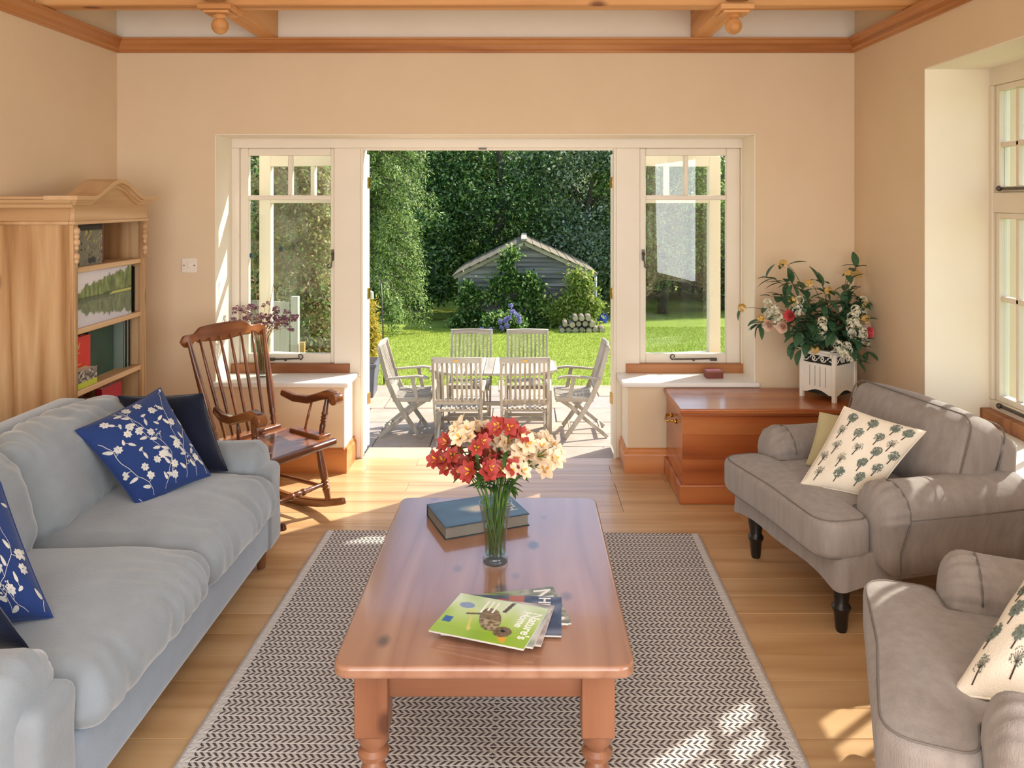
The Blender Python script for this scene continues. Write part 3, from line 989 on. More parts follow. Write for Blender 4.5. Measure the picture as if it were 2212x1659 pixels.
# hydrangea blooms: each mophead a thing of its own would hide in the shrub; they are parts of one plant
b0 = (-.45, 20.2, lawn_z(20.2))
pts = [(1060, 695), (1080, 700), (1100, 690), (1120, 700), (1095, 705), (1070, 685)]
hy = bush('hydrangea', 'low hydrangea with pale violet blue flower heads before the shed', *b0, px_cl(pts, 20.2, b0), (.28, .25, .16), 2500, .10, M['leaf_bush'], 33)
M['violet'] = leafy('violet_petal', ['8f86c8', 'a79ed8', 'bfb6e4', '9a90cc'], .3)
for k, (px, py) in enumerate([(1081, 694), (1084, 708), (1096, 704), (1094, 690), (1107, 672), (1116, 680), (1121, 686), (1104, 660), (1092, 693), (1101, 686), (1122, 694), (1040, 711), (1061, 712)]):
    p = at(px, py, 19.85) - Vector(b0)
    V, Ft = leaf_cloud(np.array([tuple(p)]), np.array([[.055, .05, .05]]), 110, .035, 400 + k, 0, 1.2)
    np_mesh('flower_head', V, Ft, M['violet'], hy)

# ---- log and stone pile right of the shed
random.seed(3)
M['log'] = plain('cut_log_bark', '6f6254', '94866f', .9, 6, .4, 25)
M['logend'] = plain('pale_cut_log_end', 'b7a284', 'cdb998', .85, 12)
LY, LR, LS = 20.2, .082, .170                          # pile depth, log radius, spacing
lx0 = at(1213, 700, LY).x
rows = [7, 5, 3]
for row, cnt in enumerate(rows):
    for i in range(cnt):
        x = lx0 + LS * (i + [0, .5, 2.0][row])
        z = lawn_z(LY) + LR - .006 + row * LS * .87
        t = thing('log', 'short weathered log in the pile beside the shrub at the shed corner', 'log', (x, LY + random.uniform(-.09, .09), z), random.uniform(-.02, .02), 'log pile by the shed corner')
        r_ = random.uniform(.070, LR)
        n = 10
        prof = [(r_ * random.uniform(.96, 1.02) * math.cos(2 * PI * k / n), r_ * random.uniform(.96, 1.02) * math.sin(2 * PI * k / n)) for k in range(n)]
        Mx = Matrix(((1, 0, 0, 0), (0, 0, 1, 0), (0, 1, 0, 0), (0, 0, 0, 1)))
        MB().prism(prof, -.2, .25, Mx).build('bark', M['log'], t, bevel=.012)
        MB().prism([(a * .86, b * .86) for a, b in prof], -.206, -.19, Mx).build('cut_end', M['logend'], t)
# blue watering can beyond the downpipe
p = at(1302, 672, 23.5)
p.z = lawn_z(23.5)
t = thing('watering_can', 'blue plastic watering can on the grass beyond the shed corner', 'watering can', p)
M['bluecan'] = plain('blue_plastic', '3355c0', '2a48b0', .4)
MB().lathe([(.10, .0), (.12, .02), (.115, .20), (.09, .24), (.085, .24), (.08, .18)], 18).build('body', M['bluecan'], t, smooth=40)
MB().tube([(-.10, 0, .05), (-.2, 0, .18), (-.26, 0, .28)], [.025, .018, .03], 10).build('spout', M['bluecan'], t, smooth=40)
MB().tube([(.10, 0, .06), (.17, 0, .14), (.13, 0, .26), (0, 0, .30), (-.06, 0, .24)], .013, 8).build('handle', M['bluecan'], t, smooth=180)

# ---- patio planter with golden shrub, and shepherd's crook
pb = Vector((-2.16, 10.35, G))
t = thing('square_planter', 'grey square planter box on the patio edge by the open garden door', 'planter', pb, .05)
M['planter'] = plain('grey_lead_planter', '5d5f66', '6d6f76', .6, 6)
m = MB()
def frus(m, a, b, z0, z1):
    m.add([(-a, -a, z0), (a, -a, z0), (a, a, z0), (-a, a, z0), (-b, -b, z1), (b, -b, z1), (b, b, z1), (-b, b, z1)], [(0, 3, 2, 1), (4, 5, 6, 7), (0, 1, 5, 4), (1, 2, 6, 5), (2, 3, 7, 6), (3, 0, 4, 7)])
frus(m, .20, .23, 0, .40); m.build('body', M['planter'], t, bevel=.008)
m = MB(); frus(m, .245, .25, .40, .44); m.build('rim', M['planter'], t, bevel=.006)
m = MB(); frus(m, .21, .21, .43, .446); m.build('soil', plain('dark_soil', '33261c', '44342a', .95, 20, .5, 60), t)
b0 = (-2.42, 11.6, lawn_z(11.6))
pts = [(797, 660), (800, 690), (806, 710), (800, 730), (803, 755), (790, 675), (785, 700), (785, 740), (795, 770), (808, 735)]
bush('golden_conifer', 'golden yellow upright shrub on the lawn behind the grey planter', *b0, px_cl(pts, 11.6, b0), (.13, .2, .14), 6000, .05, M['leaf_yellow'], 35, aspect=3.0)
p = at(830, 832, Y=10.95); p.z = lawn_z(10.95)
t = thing('bird_feeder_pole', "black iron shepherd's crook bird feeder pole standing in the lawn edge", 'pole', p)
topz = at(830, 612, 10.95).z - p.z
m = MB().tube([(0, 0, -.1), (-.02, 0, topz * .6), (-.045, 0, topz)], .010, 8)
m.build('pole', M['iron'], t, smooth=180)
for s in (-1, 1):
    m = MB().tube([(-.045, 0, topz - .12)] + [(-.045 + s * (.075 - .075 * math.cos(k * PI / 8)), 0, topz - .02 + .06 * math.sin(k * PI / 8) * 1.2) for k in range(9)] + [(-.045 + s * .15, 0, topz - .08)], .006, 6)
    m.build('crook', M['iron'], t, smooth=180)
MB().lathe([(.01, 0), (.05, .005), (.05, .04), (.045, .10), (.012, .12)], 14, (-.045 - .15, 0, topz - .22)).build('feeder', plain('pale_feeder', 'cfcabb', 'b9b4a6', .5), t, smooth=40)

# ---- seen through the window by the rocking chair: fence panel and autumn shrub
t = thing('fence_panel', 'weathered pale board fence panel seen through the window by the rocking chair', 'fence', (-2.62, 8.6, G))
M['fence'] = wood('weathered_fence_board', '9a9080', 'b5aa98', 'cabfac', 'z', .85, 3.0, vary=.2, spec=.2)
for k in range(4):
    x = -.36 + k * .105
    MB().box(x, x + .10, 0, .02, 0, 1.46 - .006 * k).build('fence_board', M['fence'], t, bevel=.003)
MB().box(.07, .15, -.01, .07, 0, 1.50).build('fence_post', M['fence'], t, bevel=.004)
MB().box(-.36, .08, .02, .05, 1.1, 1.18).build('fence_rail', M['fence'], t)
MB().box(.17, .22, -.01, .04, 0, 1.0).build('gate_post', plain('pine_gate_post', 'b58d4e', 'c69c58', .7), t)
b0 = (-3.4, 11.4, lawn_z(11.4))
pts = [(600, 360), (640, 350), (690, 370), (600, 410), (640, 400), (680, 420), (705, 410), (590, 470), (630, 460), (670, 470), (705, 480), (640, 530), (670, 540), (700, 530), (590, 540), (610, 580), (660, 600), (690, 600), (650, 650), (680, 660), (705, 650), (690, 710), (670, 720), (700, 740), (560, 420), (560, 500), (560, 560), (660, 760), (700, 780), (560, 640)]
bush('autumn_shrub', 'tall brown and green flowering shrub seen through the window by the rocking chair', *b0, px_cl(pts, 11.4, b0), (.29, .40, .28), 26000, .066, M['leaf_brown'], 36, stems=16)
# flowering shrub outside the bay
b0 = (4.35, 6.85, G - .03)
pts = [(2150, 790), (2170, 740), (2190, 700), (2215, 680), (2200, 770), (2230, 730), (2250, 780), (2165, 810), (2215, 830), (2260, 700), (2290, 760), (2180, 880), (2240, 900), (2140, 860)]
hb = bush('flowering_shrub', 'pink and white flowering shrub growing outside the bay window', *b0, px_cl(pts, 6.85, b0), (.18, .25, .18), 6000, .085, leafy('fresh_shrub_leaf', ['4a7a2c', '6c9c3c', '93bf55', 'b0d070'], .4), 37, stems=10, aspect=1.6)
M['petal_white'] = leafy('white_petal', ['f2ece2', 'e9dcd4', 'f0d8d4', 'f6f2ea'], .3)
for k, (px, py) in enumerate([(2195, 672), (2206, 690), (2180, 700), (2168, 728), (2150, 755), (2210, 735), (2190, 752), (2225, 700), (2240, 745)]):
    p = at(px, py, 6.6) - Vector(b0)
    V, Ft = leaf_cloud(np.array([tuple(p)]), np.array([[.03, .03, .03]]), 60, .028, 500 + k, 0, 1.1)
    np_mesh('flower_head', V, Ft, M['petal_white'], hb)
b0 = (6.2, 8.6, G - .03)
pts = [(2120, 380), (2160, 390), (2150, 430), (2200, 380), (2230, 420), (2140, 350), (2160, 480), (2200, 480), (2250, 470), (2250, 540), (2200, 560), (2150, 560), (2300, 480), (2300, 560), (2180, 640), (2240, 640)]
bush('leafy_shrub', 'tall glossy green shrub behind the flowering shrub outside the bay window', *b0, px_cl(pts, 9.6, b0), (.35, .4, .3), 9000, .10, M['leaf_mid'], 38, stems=10)

# ---- teak garden furniture
M['teak'] = wood('silvered_teak', '968b7c', 'b0a493', 'c2b8a8', 'z', .75, 4.0, vary=.12, spec=.25)
M['teak_x'] = wood('silvered_teak_cross_grain', '968b7c', 'b0a493', 'c2b8a8', 'x', .75, 4.0, vary=.12, spec=.25)
M['teak_y'] = wood('silvered_teak_lengthwise', '968b7c', 'b0a493', 'c2b8a8', 'y', .75, 4.0, vary=.12, spec=.25)
def garden_chair():
    t = thing('folding_garden_chair', 'x', 'chair')
    wd, Hh = .235, .975
    sh = .44
    # facing +y; long curved members run from the back top to the front foot
    for s in (-1, 1):
        x = s * wd
        pts = [(x, -.20, Hh), (x, -.155, .80), (x, -.10, .60), (x, -.03, .44), (x, .06, .28), (x, .17, .12), (x, .26, 0)]
        MB().sweep(pts, .024, [.042, .046, .050, .054, .050, .046, .044], (1, 0, 0)).build('back_leg', M['teak'], t, bevel=.003, seg=1)
        xi = s * (wd - .034)
        pts = [(xi, .34, sh - .02), (xi, .20, .33), (xi, .05, .20), (xi, -.20, 0)]
        MB().sweep(pts, .022, .042, (1, 0, 0)).build('front_leg', M['teak'], t, bevel=.003, seg=1)
        # arm with drooping front
        pts = [(x + s * .012, -.115, .635), (x + s * .012, .06, .650), (x + s * .012, .22, .662), (x + s * .012, .31, .650), (x + s * .012, .345, .632)]
        MB().sweep(pts, [.040, .046, .056, .056, .044], [.020, .022, .024, .022, .016], (1, 0, 0)).build('arm', M['teak_y'], t, bevel=.004, seg=1)
        MB().bar((x + s * .020, .165, .655), (x + s * .012, .215, sh - .02), .020, .040, (0, 1, 0)).build('arm_support', M['teak'], t)
        MB().box(x - s * .006 - .011, x - s * .006 + .011, -.045, .36, sh - .055, sh - .008).build('seat_rail', M['teak_y'], t, bevel=.003, seg=1)
    MB().sweep([(-wd - .016, -.197, Hh - .012), (0, -.222, Hh - .008), (wd + .016, -.197, Hh - .012)], [.058] * 3, [.026] * 3, (0, .22, 1)).build('top_rail', M['teak_x'], t, bevel=.004, seg=1)
    MB().bar((-wd, -.062, .515), (wd, -.062, .515), .022, .045).build('lower_back_rail', M['teak_x'], t)
    for k in range(9):
        x = -wd + .045 + k * (2 * wd - .09) / 8
        MB().sweep([(x, -.066, .51), (x, -.125, .66), (x, -.165, .80), (x, -.207, Hh - .03)], .022, .012, (1, 0, 0)).build('back_slat', M['teak'], t)
    for k in range(9):
        x = -wd + .03 + k * (2 * wd - .06) / 8
        MB().sweep([(x, -.03, sh - .004), (x, .12, sh - .018), (x, .36, sh + .002)], .030, .012, (1, 0, 0)).build('seat_slat', M['teak_y'], t)
    MB().bar((-wd + .03, -.02, sh - .02), (wd - .03, -.02, sh - .02), .03, .02).build('seat_batten', M['teak_x'], t)
    MB().bar((-wd, .355, sh - .02), (wd, .355, sh - .02), .025, .030).build('seat_front_rail', M['teak_x'], t)
    MB().bar((-wd, .205, .075), (wd, .205, .075), .018, .035).build('foot_stretcher', M['teak_x'], t)
    MB().bar((-wd + .03, -.13, .055), (wd - .03, -.13, .055), .018, .035).build('foot_stretcher', M['teak_x'], t)
    MB().prism([(.028 * math.cos(a), .009 * math.sin(a)) for a in [2 * PI * k / 16 for k in range(16)]], 0, .003,
               Matrix.Translation((0, -.2365, Hh - .010)) @ Matrix.Rotation(R(90), 4, 'X')).build('maker_plate', M['brass'], t)
    return t
gc = garden_chair()
CH = [(-.667, 7.97, 0, 'folding teak garden chair backed to the doors, across the table from the chair before the dark hedge shadow'),
      (.009, 7.97, 0, 'folding teak garden chair backed to the doors, nearer the side chair by the right door jamb'),
      (-.63, 9.27, PI, 'folding teak garden chair facing the house on the lawn side, nearer the grey planter'),
      (.04, 9.27, PI, 'folding teak garden chair facing the house on the lawn side, away from the grey planter'),
      (-1.36, 8.66, -PI / 2, 'folding teak garden chair at the table end beside the grey planter'),
      (.70, 8.66, PI / 2, 'folding teak garden chair at the table end away from the grey planter')]
CH[0] = (*CH[0][:3], 'folding teak garden chair with its back to the doors, nearer the grey planter')
CH[1] = (*CH[1][:3], 'folding teak garden chair with its back to the doors, away from the grey planter')
for i, (x, y, a, lab) in enumerate(CH):
    c = gc if i == 0 else copy_tree(gc)
    c.location = (x, y, G + .009)
    c.rotation_euler = (0, 0, a)
    tag(c, lab, 'chair', 'folding teak chairs round the patio table')
# octagonal table
tb = thing('garden_table', 'silvered teak extending garden table with slatted octagonal top on the patio', 'table', (-.33, 8.655, G))
hx, hy, cx_, cy_ = .69, .425, .24, .20
def oct_w(x):
    ax = abs(x)
    return hy if ax < hx - cx_ else hy - cy_ * (ax - (hx - cx_)) / cx_
xs = np.linspace(-hx, hx, 15)
for a, b in zip(xs[:-1], xs[1:]):
    a += .003; b -= .003
    if b < -.0 and a > -.05 and False: continue
    ya, yb = oct_w(a), oct_w(b)
    MB().prism([(a, -ya), (b, -yb), (b, yb), (a, ya)], .715, .74).build('table_slat', M['teak_y'], tb, bevel=.002, seg=1)
MB().lathe([(.022, .7415), (.022, .7425), (.001, .7428)], 14, (.10, 0, 0)).build('parasol_hole_cap', M['iron'], tb)
for s in (-1, 1):
    MB().box(-hx + .09, hx - .09, s * (hy - .20) - .012, s * (hy - .20) + .012, .680, .715).build('apron', M['teak_x'], tb)
    MB().box(s * (hx - .09) - .012, s * (hx - .09) + .012, -.225, .225, .680, .715).build('apron', M['teak_y'], tb)
    for q in (-1, 1):
        MB().box(s * .60 - .028, s * .60 + .028, q * .20 - .028, q * .20 + .028, 0, .716).build('leg', M['teak'], tb, bevel=.003, seg=1)
    MB().box(s * .60 - .018, s * .60 + .018, -.20, .20, .13, .18).build('stretcher', M['teak_y'], tb)
MB().box(-.60, .60, -.02, .02, .13, .17).build('stretcher', M['teak_x'], tb)
MB().box(-.60, .60, -.20 - .018, -.20 + .018, .35, .39).build('stretcher', M['teak_x'], tb)

# ================================================================== SOFT SHAPES
def soft_box(mb, c, s, r, seg=16, puff=(0, 0, 0), amp=0.0, freq=6.0, disp=None, Mx=None, seed=0):
    """rounded, puffed, slightly wrinkled box; weld when building"""
    c, hs = Vector(c), Vector(s) * .5
    r = min(r, hs.x * .98, hs.y * .98, hs.z * .98)
    inner = Vector((hs.x - r, hs.y - r, hs.z - r))
    def ease(t):
        return math.copysign(1 - (1 - abs(t)) ** 1.5, t)
    T = [ease(-1 + 2 * k / seg) for k in range(seg + 1)]
    for ax in range(3):
        for sg in (-1, 1):
            vs, fs = [], []
            for i in range(seg + 1):
                for j in range(seg + 1):
                    q = [0, 0, 0]
                    q[ax] = sg; q[(ax + 1) % 3] = T[i]; q[(ax + 2) % 3] = T[j]
                    p = Vector((q[0] * hs.x, q[1] * hs.y, q[2] * hs.z))
                    cl = Vector((max(-inner.x, min(inner.x, p.x)), max(-inner.y, min(inner.y, p.y)), max(-inner.z, min(inner.z, p.z))))
                    d = p - cl
                    nrm = d.normalized() if d.length > 1e-9 else Vector((0, 0, 1))
                    p = cl + nrm * r
                    u = (p.x / hs.x, p.y / hs.y, p.z / hs.z)
                    w = [max(0, 1 - t * t) for t in u]
                    p = p + Vector((puff[0] * u[0] * w[1] * w[2], puff[1] * u[1] * w[0] * w[2], puff[2] * u[2] * w[0] * w[1]))
                    if amp:
                        p = p + nrm * amp * noise.noise((p + Vector((seed * 7.3, 0, 0))) * freq)
                    if disp:
                        p = p + disp(p, u, nrm)
                    p = p + c
                    vs.append(Mx @ p if Mx is not None else p)
            n = seg + 1
            for i in range(seg):
                for j in range(seg):
                    fs.append((i * n + j, i * n + j + 1, (i + 1) * n + j + 1, (i + 1) * n + j))
            mb.add(vs, fs)
    return mb

def roll_arm(mb, prof, cen, y0, y1, dome=.05, pleats=0, amp=.006, nst=14, flare=0.0):
    """arm: closed profile in (x,z) swept from the front y0 to the back y1, front end domed and pleated"""
    rings = []
    st = [(t, y0 + dome * (1 - t)) for t in (.995, .97, .9, .8, .65, .5, .3, .12)] + [(0, y0 + dome + (y1 - y0 - dome) * k / nst) for k in range(nst + 1)]
    n = len(prof)
    for t, y in st:
        sc = max(0, 1 - t ** 2.6) ** (1 / 2.6)
        ring = []
        for (x, z) in prof:
            dx, dz = x - cen[0], z - cen[1]
            a = math.atan2(dz, dx)
            k = 1.0
            if pleats and dz > -.06:
                fall = math.exp(-max(0, y - y0 - dome) / .05) * (1 if t < .9 else .4)
                k += amp / max(.03, math.hypot(dx, dz)) * math.sin(a * pleats) * fall
            ring.append((cen[0] + dx * sc * k, y, cen[1] + dz * sc * k))
        rings.append(ring)
    vs = [p for r_ in rings for p in r_]
    fs = []
    for i in range(len(rings) - 1):
        for k in range(n):
            fs.append((i * n + k, i * n + (k + 1) % n, (i + 1) * n + (k + 1) % n, (i + 1) * n + k))
    fs.append(tuple(range(n)))
    fs.append(tuple(range((len(rings) - 1) * n, len(rings) * n)))
    return mb.add(vs, fs)

class Pillow:
    """square cushion through four corner points (bl, br, tr, tl)"""
    def __init__(self, bl, br, tr, tl, th, c=.05, wr=.006, seed=0, sag=0.0):
        self.q = [Vector(p) for p in (bl, br, tr, tl)]
        self.th, self.c, self.wr, self.seed = th, c, wr, seed
        bl, br, tr, tl = self.q
        self.n = ((br - bl) + (tr - tl)).cross((tl - bl) + (tr - br)).normalized()
        self.sag = sag
    def S(self, u, v, side=1, off=0.0):
        c = self.c
        uu = u * (1 - c * (1 - v * v)); vv = v * (1 - c * (1 - u * u))
        a, b = (uu + 1) / 2, (vv + 1) / 2
        bl, br, tr, tl = self.q
        p = bl * (1 - a) * (1 - b) + br * a * (1 - b) + tr * a * b + tl * (1 - a) * b
        h = self.th * .5 * (max(0, 1 - abs(u) ** 2.6) * max(0, 1 - abs(v) ** 2.6)) ** .55
        wr = self.wr * noise.noise(Vector((u * 2.2 + self.seed, v * 2.2, side))) * min(1, h / (self.th * .2) if self.th else 0)
        p = p + self.n * (side * (h + off) + wr)
        return p
    def mesh(self, n=26):
        mb = MB()
        for side in (1, -1):
            T = [math.sin(PI / 2 * (-1 + 2 * k / n)) for k in range(n + 1)]
            vs = [self.S(a, b, side) for a in T for b in T]
            fs = [(i * (n + 1) + j, i * (n + 1) + j + 1, (i + 1) * (n + 1) + j + 1, (i + 1) * (n + 1) + j) for i in range(n) for j in range(n)]
            mb.add(vs, fs)
        return mb
    def edge(self, r):
        mb = MB()
        T = [-1 + 2 * k / 20 for k in range(21)]
        pts = [self.S(t, -1) for t in T] + [self.S(1, t) for t in T[1:]] + [self.S(-t, 1) for t in T[1:]] + [self.S(-1, -t) for t in T[1:]]
        mb.tube(pts, r, 6, cap=False)
        return mb

class Print:
    """flat printed shapes laid on a pillow face"""
    def __init__(self, pil, side=1):
        self.p, self.side, self.mb = pil, side, MB()
    def inside(self, u, v):
        return abs(u) < .985 and abs(v) < .985
    def poly(self, cu, cv, pts, off=.0022):
        if not all(self.inside(cu + a, cv + b) for a, b in pts): return
        c = self.p.S(cu, cv, self.side, off)
        vs = [c] + [self.p.S(cu + a, cv + b, self.side, off) for a, b in pts]
        n = len(pts)
        self.mb.add(vs, [(0, 1 + i, 1 + (i + 1) % n) for i in range(n)])
    def leaf(self, cu, cv, ang, L, W, off=.0022):
        ca, sa = math.cos(ang), math.sin(ang)
        pts = []
        for k in range(10):
            a = 2 * PI * k / 10
            x, y = L * .5 * math.cos(a), W * .5 * math.sin(a) * (1 - .35 * math.cos(a))
            pts.append((x * ca - y * sa, x * sa + y * ca))
        self.poly(cu, cv, pts, off)
    def line(self, pts, w, off=.0018):
        for (a, b), (c, d) in zip(pts, pts[1:]):
            if not (self.inside(a, b) and self.inside(c, d)): continue
            dx, dy = c - a, d - b
            L = math.hypot(dx, dy) or 1
            nx, ny = -dy / L * w / 2, dx / L * w / 2
            S = lambda u, v: self.p.S(u, v, self.side, off)
            self.mb.add([S(a - nx, b - ny), S(c - nx, d - ny), S(c + nx, d + ny), S(a + nx, b + ny)], [(0, 1, 2, 3)])

# ---- fabrics
M['velvet'] = plain('grey_blue_velvet', '82898f', '91989e', .85, 5, .15, 120, sheen=.6, spec=.15)
M['velvet_base'] = plain('grey_blue_velvet_frame', '7f8d9d', '8f9dad', .85, 5, .15, 120, sheen=.6, spec=.15)
M['linen'] = plain('taupe_linen', '90867f', 'a0968f', .9, 30, .35, 300, sheen=.25, spec=.1, stretch=(1, 1, .15))
M['linen_pipe'] = plain('dark_taupe_piping', '6e655e', '7a716a', .9)
M['blackleg'] = plain('black_turned_wood', '15130f', '211e1a', .35)
M['darkleg'] = wood('dark_sofa_leg', '4a2c18', '6a4226', '7c5230', 'z', .5)
M['floral'] = plain('cobalt_cotton', '22366a', '283e74', .85, 4, .25, 200, sheen=.15, spec=.15)
M['floral_print'] = plain('cream_floral_print', 'd8d4c8', 'b4b6b8', .85, 25)
M['navy'] = plain('navy_velvet', '0d1222', '151b2e', .8, 5, .2, 120, sheen=.35, spec=.1)
M['cream_cotton'] = plain('cream_cotton', 'efe4d2', 'e6dac6', .9, 6, .25, 220, spec=.1)
M['sage_cotton'] = plain('pale_olive_cotton', 'b7ab84', 'c2b690', .9, 6, .2, 200, spec=.1)
M['tree_ink'] = plain('grey_green_tree_print', '5b665c', '7c877c', .9, 60)
M['trunk_ink'] = plain('brown_trunk_print', '3e2c24', '4c382e', .9)

# ================================================================== SOFA
sofa = thing('sofa', 'grey blue velvet two seat sofa along the bookcase wall', 'sofa', (-1.6, 2.715, 0), PI / 2)
def sm(mb, name, mat, par, **k):
    return mb.build(name, mat, par, smooth=180, weld=True, **k)
sm(soft_box(MB(), (0, -.01, .205), (1.81, .93, .21), .03, 14), 'base', M['velvet_base'], sofa)
for s in (-1, 1):
    sm(soft_box(MB(), (s * .822, -.39, .28), (.17, .19, .36), .032, 14, (0, .0, .008), .004, 9), 'arm_front', M['velvet'], sofa)
    prof = []
    cx_ = s * .835
    for k in range(25):
        a = -PI * .12 + PI * 1.24 * k / 24
        prof.append((cx_ + .112 * math.cos(a), .45 + .112 * math.sin(a)))
    prof += [(cx_ - .10, .30), (cx_ - .095, .16), (cx_ + .085, .12), (cx_ + .09, .30)]
    sm(roll_arm(MB(), prof, (cx_, .43), -.44, .42, .06, 16, .005), 'arm', M['velvet'], sofa)
sm(soft_box(MB(), (0, .40, .44), (1.66, .21, .68), .085, 18, (0, .01, .01)), 'back', M['velvet_base'], sofa)
def seat_disp(s0):
    def f(p, u, n):
        fr = max(0, min(1, (-u[1] - .25) / .75))           # gathers towards the front edge
        ph = p.x * 72 + 7 * noise.noise(Vector((p.x * 4, p.y * 7, p.z * 5 + s0)))
        w = .013 * fr ** 1.4 * max(0, .35 + 1.3 * noise.noise(Vector((p.x * 4.5 + s0 * 3, 0, 1)))) * math.sin(ph) * (1 - abs(u[0]) ** 8)
        return n * w + Vector((0, 0, -.040 * max(0, -u[1] - .55))) + Vector((0, -.012 * fr, 0))
    return f
for s in (-1, 1):
    o = sm(soft_box(MB(), (s * .366, -.14, .385), (.745, .76, .165), .072, 54, (.008, .014, .038), .006, 5, seat_disp(s), seed=s), 'seat_cushion', M['velvet'], sofa)
    o['label'] = 'plump grey velvet seat cushion'
    Mx = Matrix.Translation((s * .37, .195, .605)) @ Matrix.Rotation(R(-17), 4, 'X')
    def bd(p, u, n, s0=s):
        e = .35 + .65 * abs(u[2])
        return n * (.011 * e * noise.noise(Vector((p.x * 3.0 + s0 * 5, p.y * 6, p.z * 25))) + .009 * max(0, abs(u[2]) - .3) * math.sin(p.x * 70 + 6 * noise.noise(p * 5)))
    o = sm(soft_box(MB(), (0, 0, 0), (.76, .25, .40), .11, 44, (.01, .035, .02), .012, 6, bd, Mx, seed=3 + s), 'back_cushion', M['velvet'], sofa)
for x in (-.82, .82):
    for y in (-.42, .38):
        MB().lathe([(.018, 0), (.024, .10), (.024, .12)], 14, (x, y, 0)).build('leg', M['darkleg'], sofa, smooth=40)

def sprig(pr, seed, dense=1.0):
    """trailing stems, leaves and blossoms of the blue cushion cloth"""
    g = random.Random(seed)
    taken = []
    def blossom(u, v, s):
        for k in range(7):
            a = k * 2 * PI / 7 + g.random() * .3
            pr.leaf(u + s * .6 * math.cos(a), v + s * .6 * math.sin(a), a, s * 1.0, s * .72)
    for r_ in range(7):
        u, v = -.9 + r_ * .30, -.97 + g.random() * .06
        a = PI / 2 + g.uniform(-.5, .5)
        pts = [(u, v)]
        for k in range(26):
            a += g.uniform(-.5, .52)
            a = PI / 2 + (a - PI / 2) * .85
            u += .085 * math.cos(a); v += .085 * math.sin(a)
            pts.append((u, v))
            sd_ = 1 if k % 2 else -1
            if k % 4 == 1:
                pr.leaf(u + .10 * math.cos(a + sd_), v + .10 * math.sin(a + sd_), a + sd_ * .9, .17, .07)
            if k % 5 == 2:
                b = a + sd_ * 1.1
                q = [(u, v), (u + .08 * math.cos(b), v + .08 * math.sin(b)), (u + .15 * math.cos(b + .3), v + .15 * math.sin(b + .3))]
                pr.line(q, .010)
                if g.random() < .6:
                    blossom(q[2][0], q[2][1], .082)
                else:
                    for m_ in range(8):
                        pr.leaf(q[2][0] + g.uniform(-.07, .07), q[2][1] + g.uniform(-.02, .11), g.random() * 3, .032, .026)
        pr.line(pts, .010)
        taken += pts
    for k in range(160):
        u, v = g.uniform(-.93, .93), g.uniform(-.95, .93)
        if min((u - a) ** 2 + (v - b) ** 2 for a, b in taken) < .045: continue
        taken.append((u, v))
        if g.random() < .5: blossom(u, v, .08)
        else:
            a = g.random() * 6
            pr.line([(u, v), (u + .12 * math.cos(a), v + .12 * math.sin(a))], .010)
            pr.leaf(u + .17 * math.cos(a), v + .17 * math.sin(a), a, .16, .065); pr.leaf(u, v, a + 2, .13, .055)

def add_pillow(name, label, P, mat, group=None, edge=True, kind=None, side=1, seed=1, th_edge=.003):
    base = (P.q[0] + P.q[1]) / 2
    t = thing(name, label, 'cushion', base, 0, group)
    inv = Matrix.Translation(-base)
    def put(mb, nm, mt, **k):
        mb.v = [tuple(Vector(v) - base) for v in mb.v]
        return mb.build(nm, mt, t, **k)
    put(P.mesh(), 'cover', mat, smooth=180, weld=True)
    put(P.edge(th_edge), 'seam', mat, smooth=180)
    if kind == 'floral':
        pr = Print(P, side); sprig(pr, seed)
        put(pr.mb, 'printed_sprigs', M['floral_print'], fix=False)['kind'] = 'stuff'
    if kind == 'trees':
        pr, tr = Print(P, side), Print(P, side)
        g = random.Random(seed)
        rows = [(-.72, (-.66, -.12, .42)), (-.36, (-.78, -.30, .22, .72)), (0, (-.62, -.12, .38, .80)), (.36, (-.74, -.28, .20, .66)), (.72, (-.62, -.1, .40, .78))]
        for v, us in rows:
            for u in us:
                u += g.uniform(-.04, .04); vv = v + g.uniform(-.05, .05)
                tr.line([(u - .02, vv - .17), (u, vv - .05), (u + .01, vv + .03)], .028)
                style = g.randrange(3)
                n = (80, 44, 100)[style]
                for k in range(n):
                    a, rr = g.random() * 2 * PI, (g.random() ** .5) * .125
                    x, y = u + rr * math.cos(a), vv + .07 + rr * math.sin(a)
                    pr.leaf(x, y, g.random() * 3, (.036, .028, .040)[style], (.024, .015, .027)[style])
                for k in range(7):
                    a = PI / 2 + (k - 3) * .36
                    tr.line([(u + .003, vv - .01), (u + .10 * math.cos(a), vv + .05 + .09 * math.sin(a))], .008)
        put(pr.mb, 'printed_crowns', M['tree_ink'], fix=False)['kind'] = 'stuff'
        put(tr.mb, 'printed_trunks', M['trunk_ink'], fix=False)['kind'] = 'stuff'
    return t
P = Pillow(at(300, 1097, 2.985), at(455, 1027, 3.235), at(346, 838, 3.345), at(163, 930, 2.985), .14, seed=2)
add_pillow('floral_cushion', 'cobalt blue floral print cushion standing against the sofa back before a navy cushion', P, M['floral'], kind='floral', seed=5)
P = Pillow(at(318, 1040, 3.24), at(492, 1017, 3.385), at(437, 850, 3.46), at(255, 855, 3.40), .12, seed=5)
add_pillow('velvet_cushion', 'plain navy velvet cushion leaning on the sofa arm by the rocking chair', P, M['navy'])
P = Pillow((-1.52, 2.07, .50), (-1.30, 2.17, .50), (-1.525, 2.29, .83), (-1.69, 2.16, .84), .18, seed=8)
add_pillow('floral_cushion', 'cobalt blue floral print cushion in the sofa corner away from the rocking chair', P, M['floral'], kind='floral', seed=9)
P = Pillow((-1.60, 2.035, .50), (-1.28, 2.035, .49), (-1.40, 1.945, .80), (-1.72, 1.945, .80), .085, seed=11)
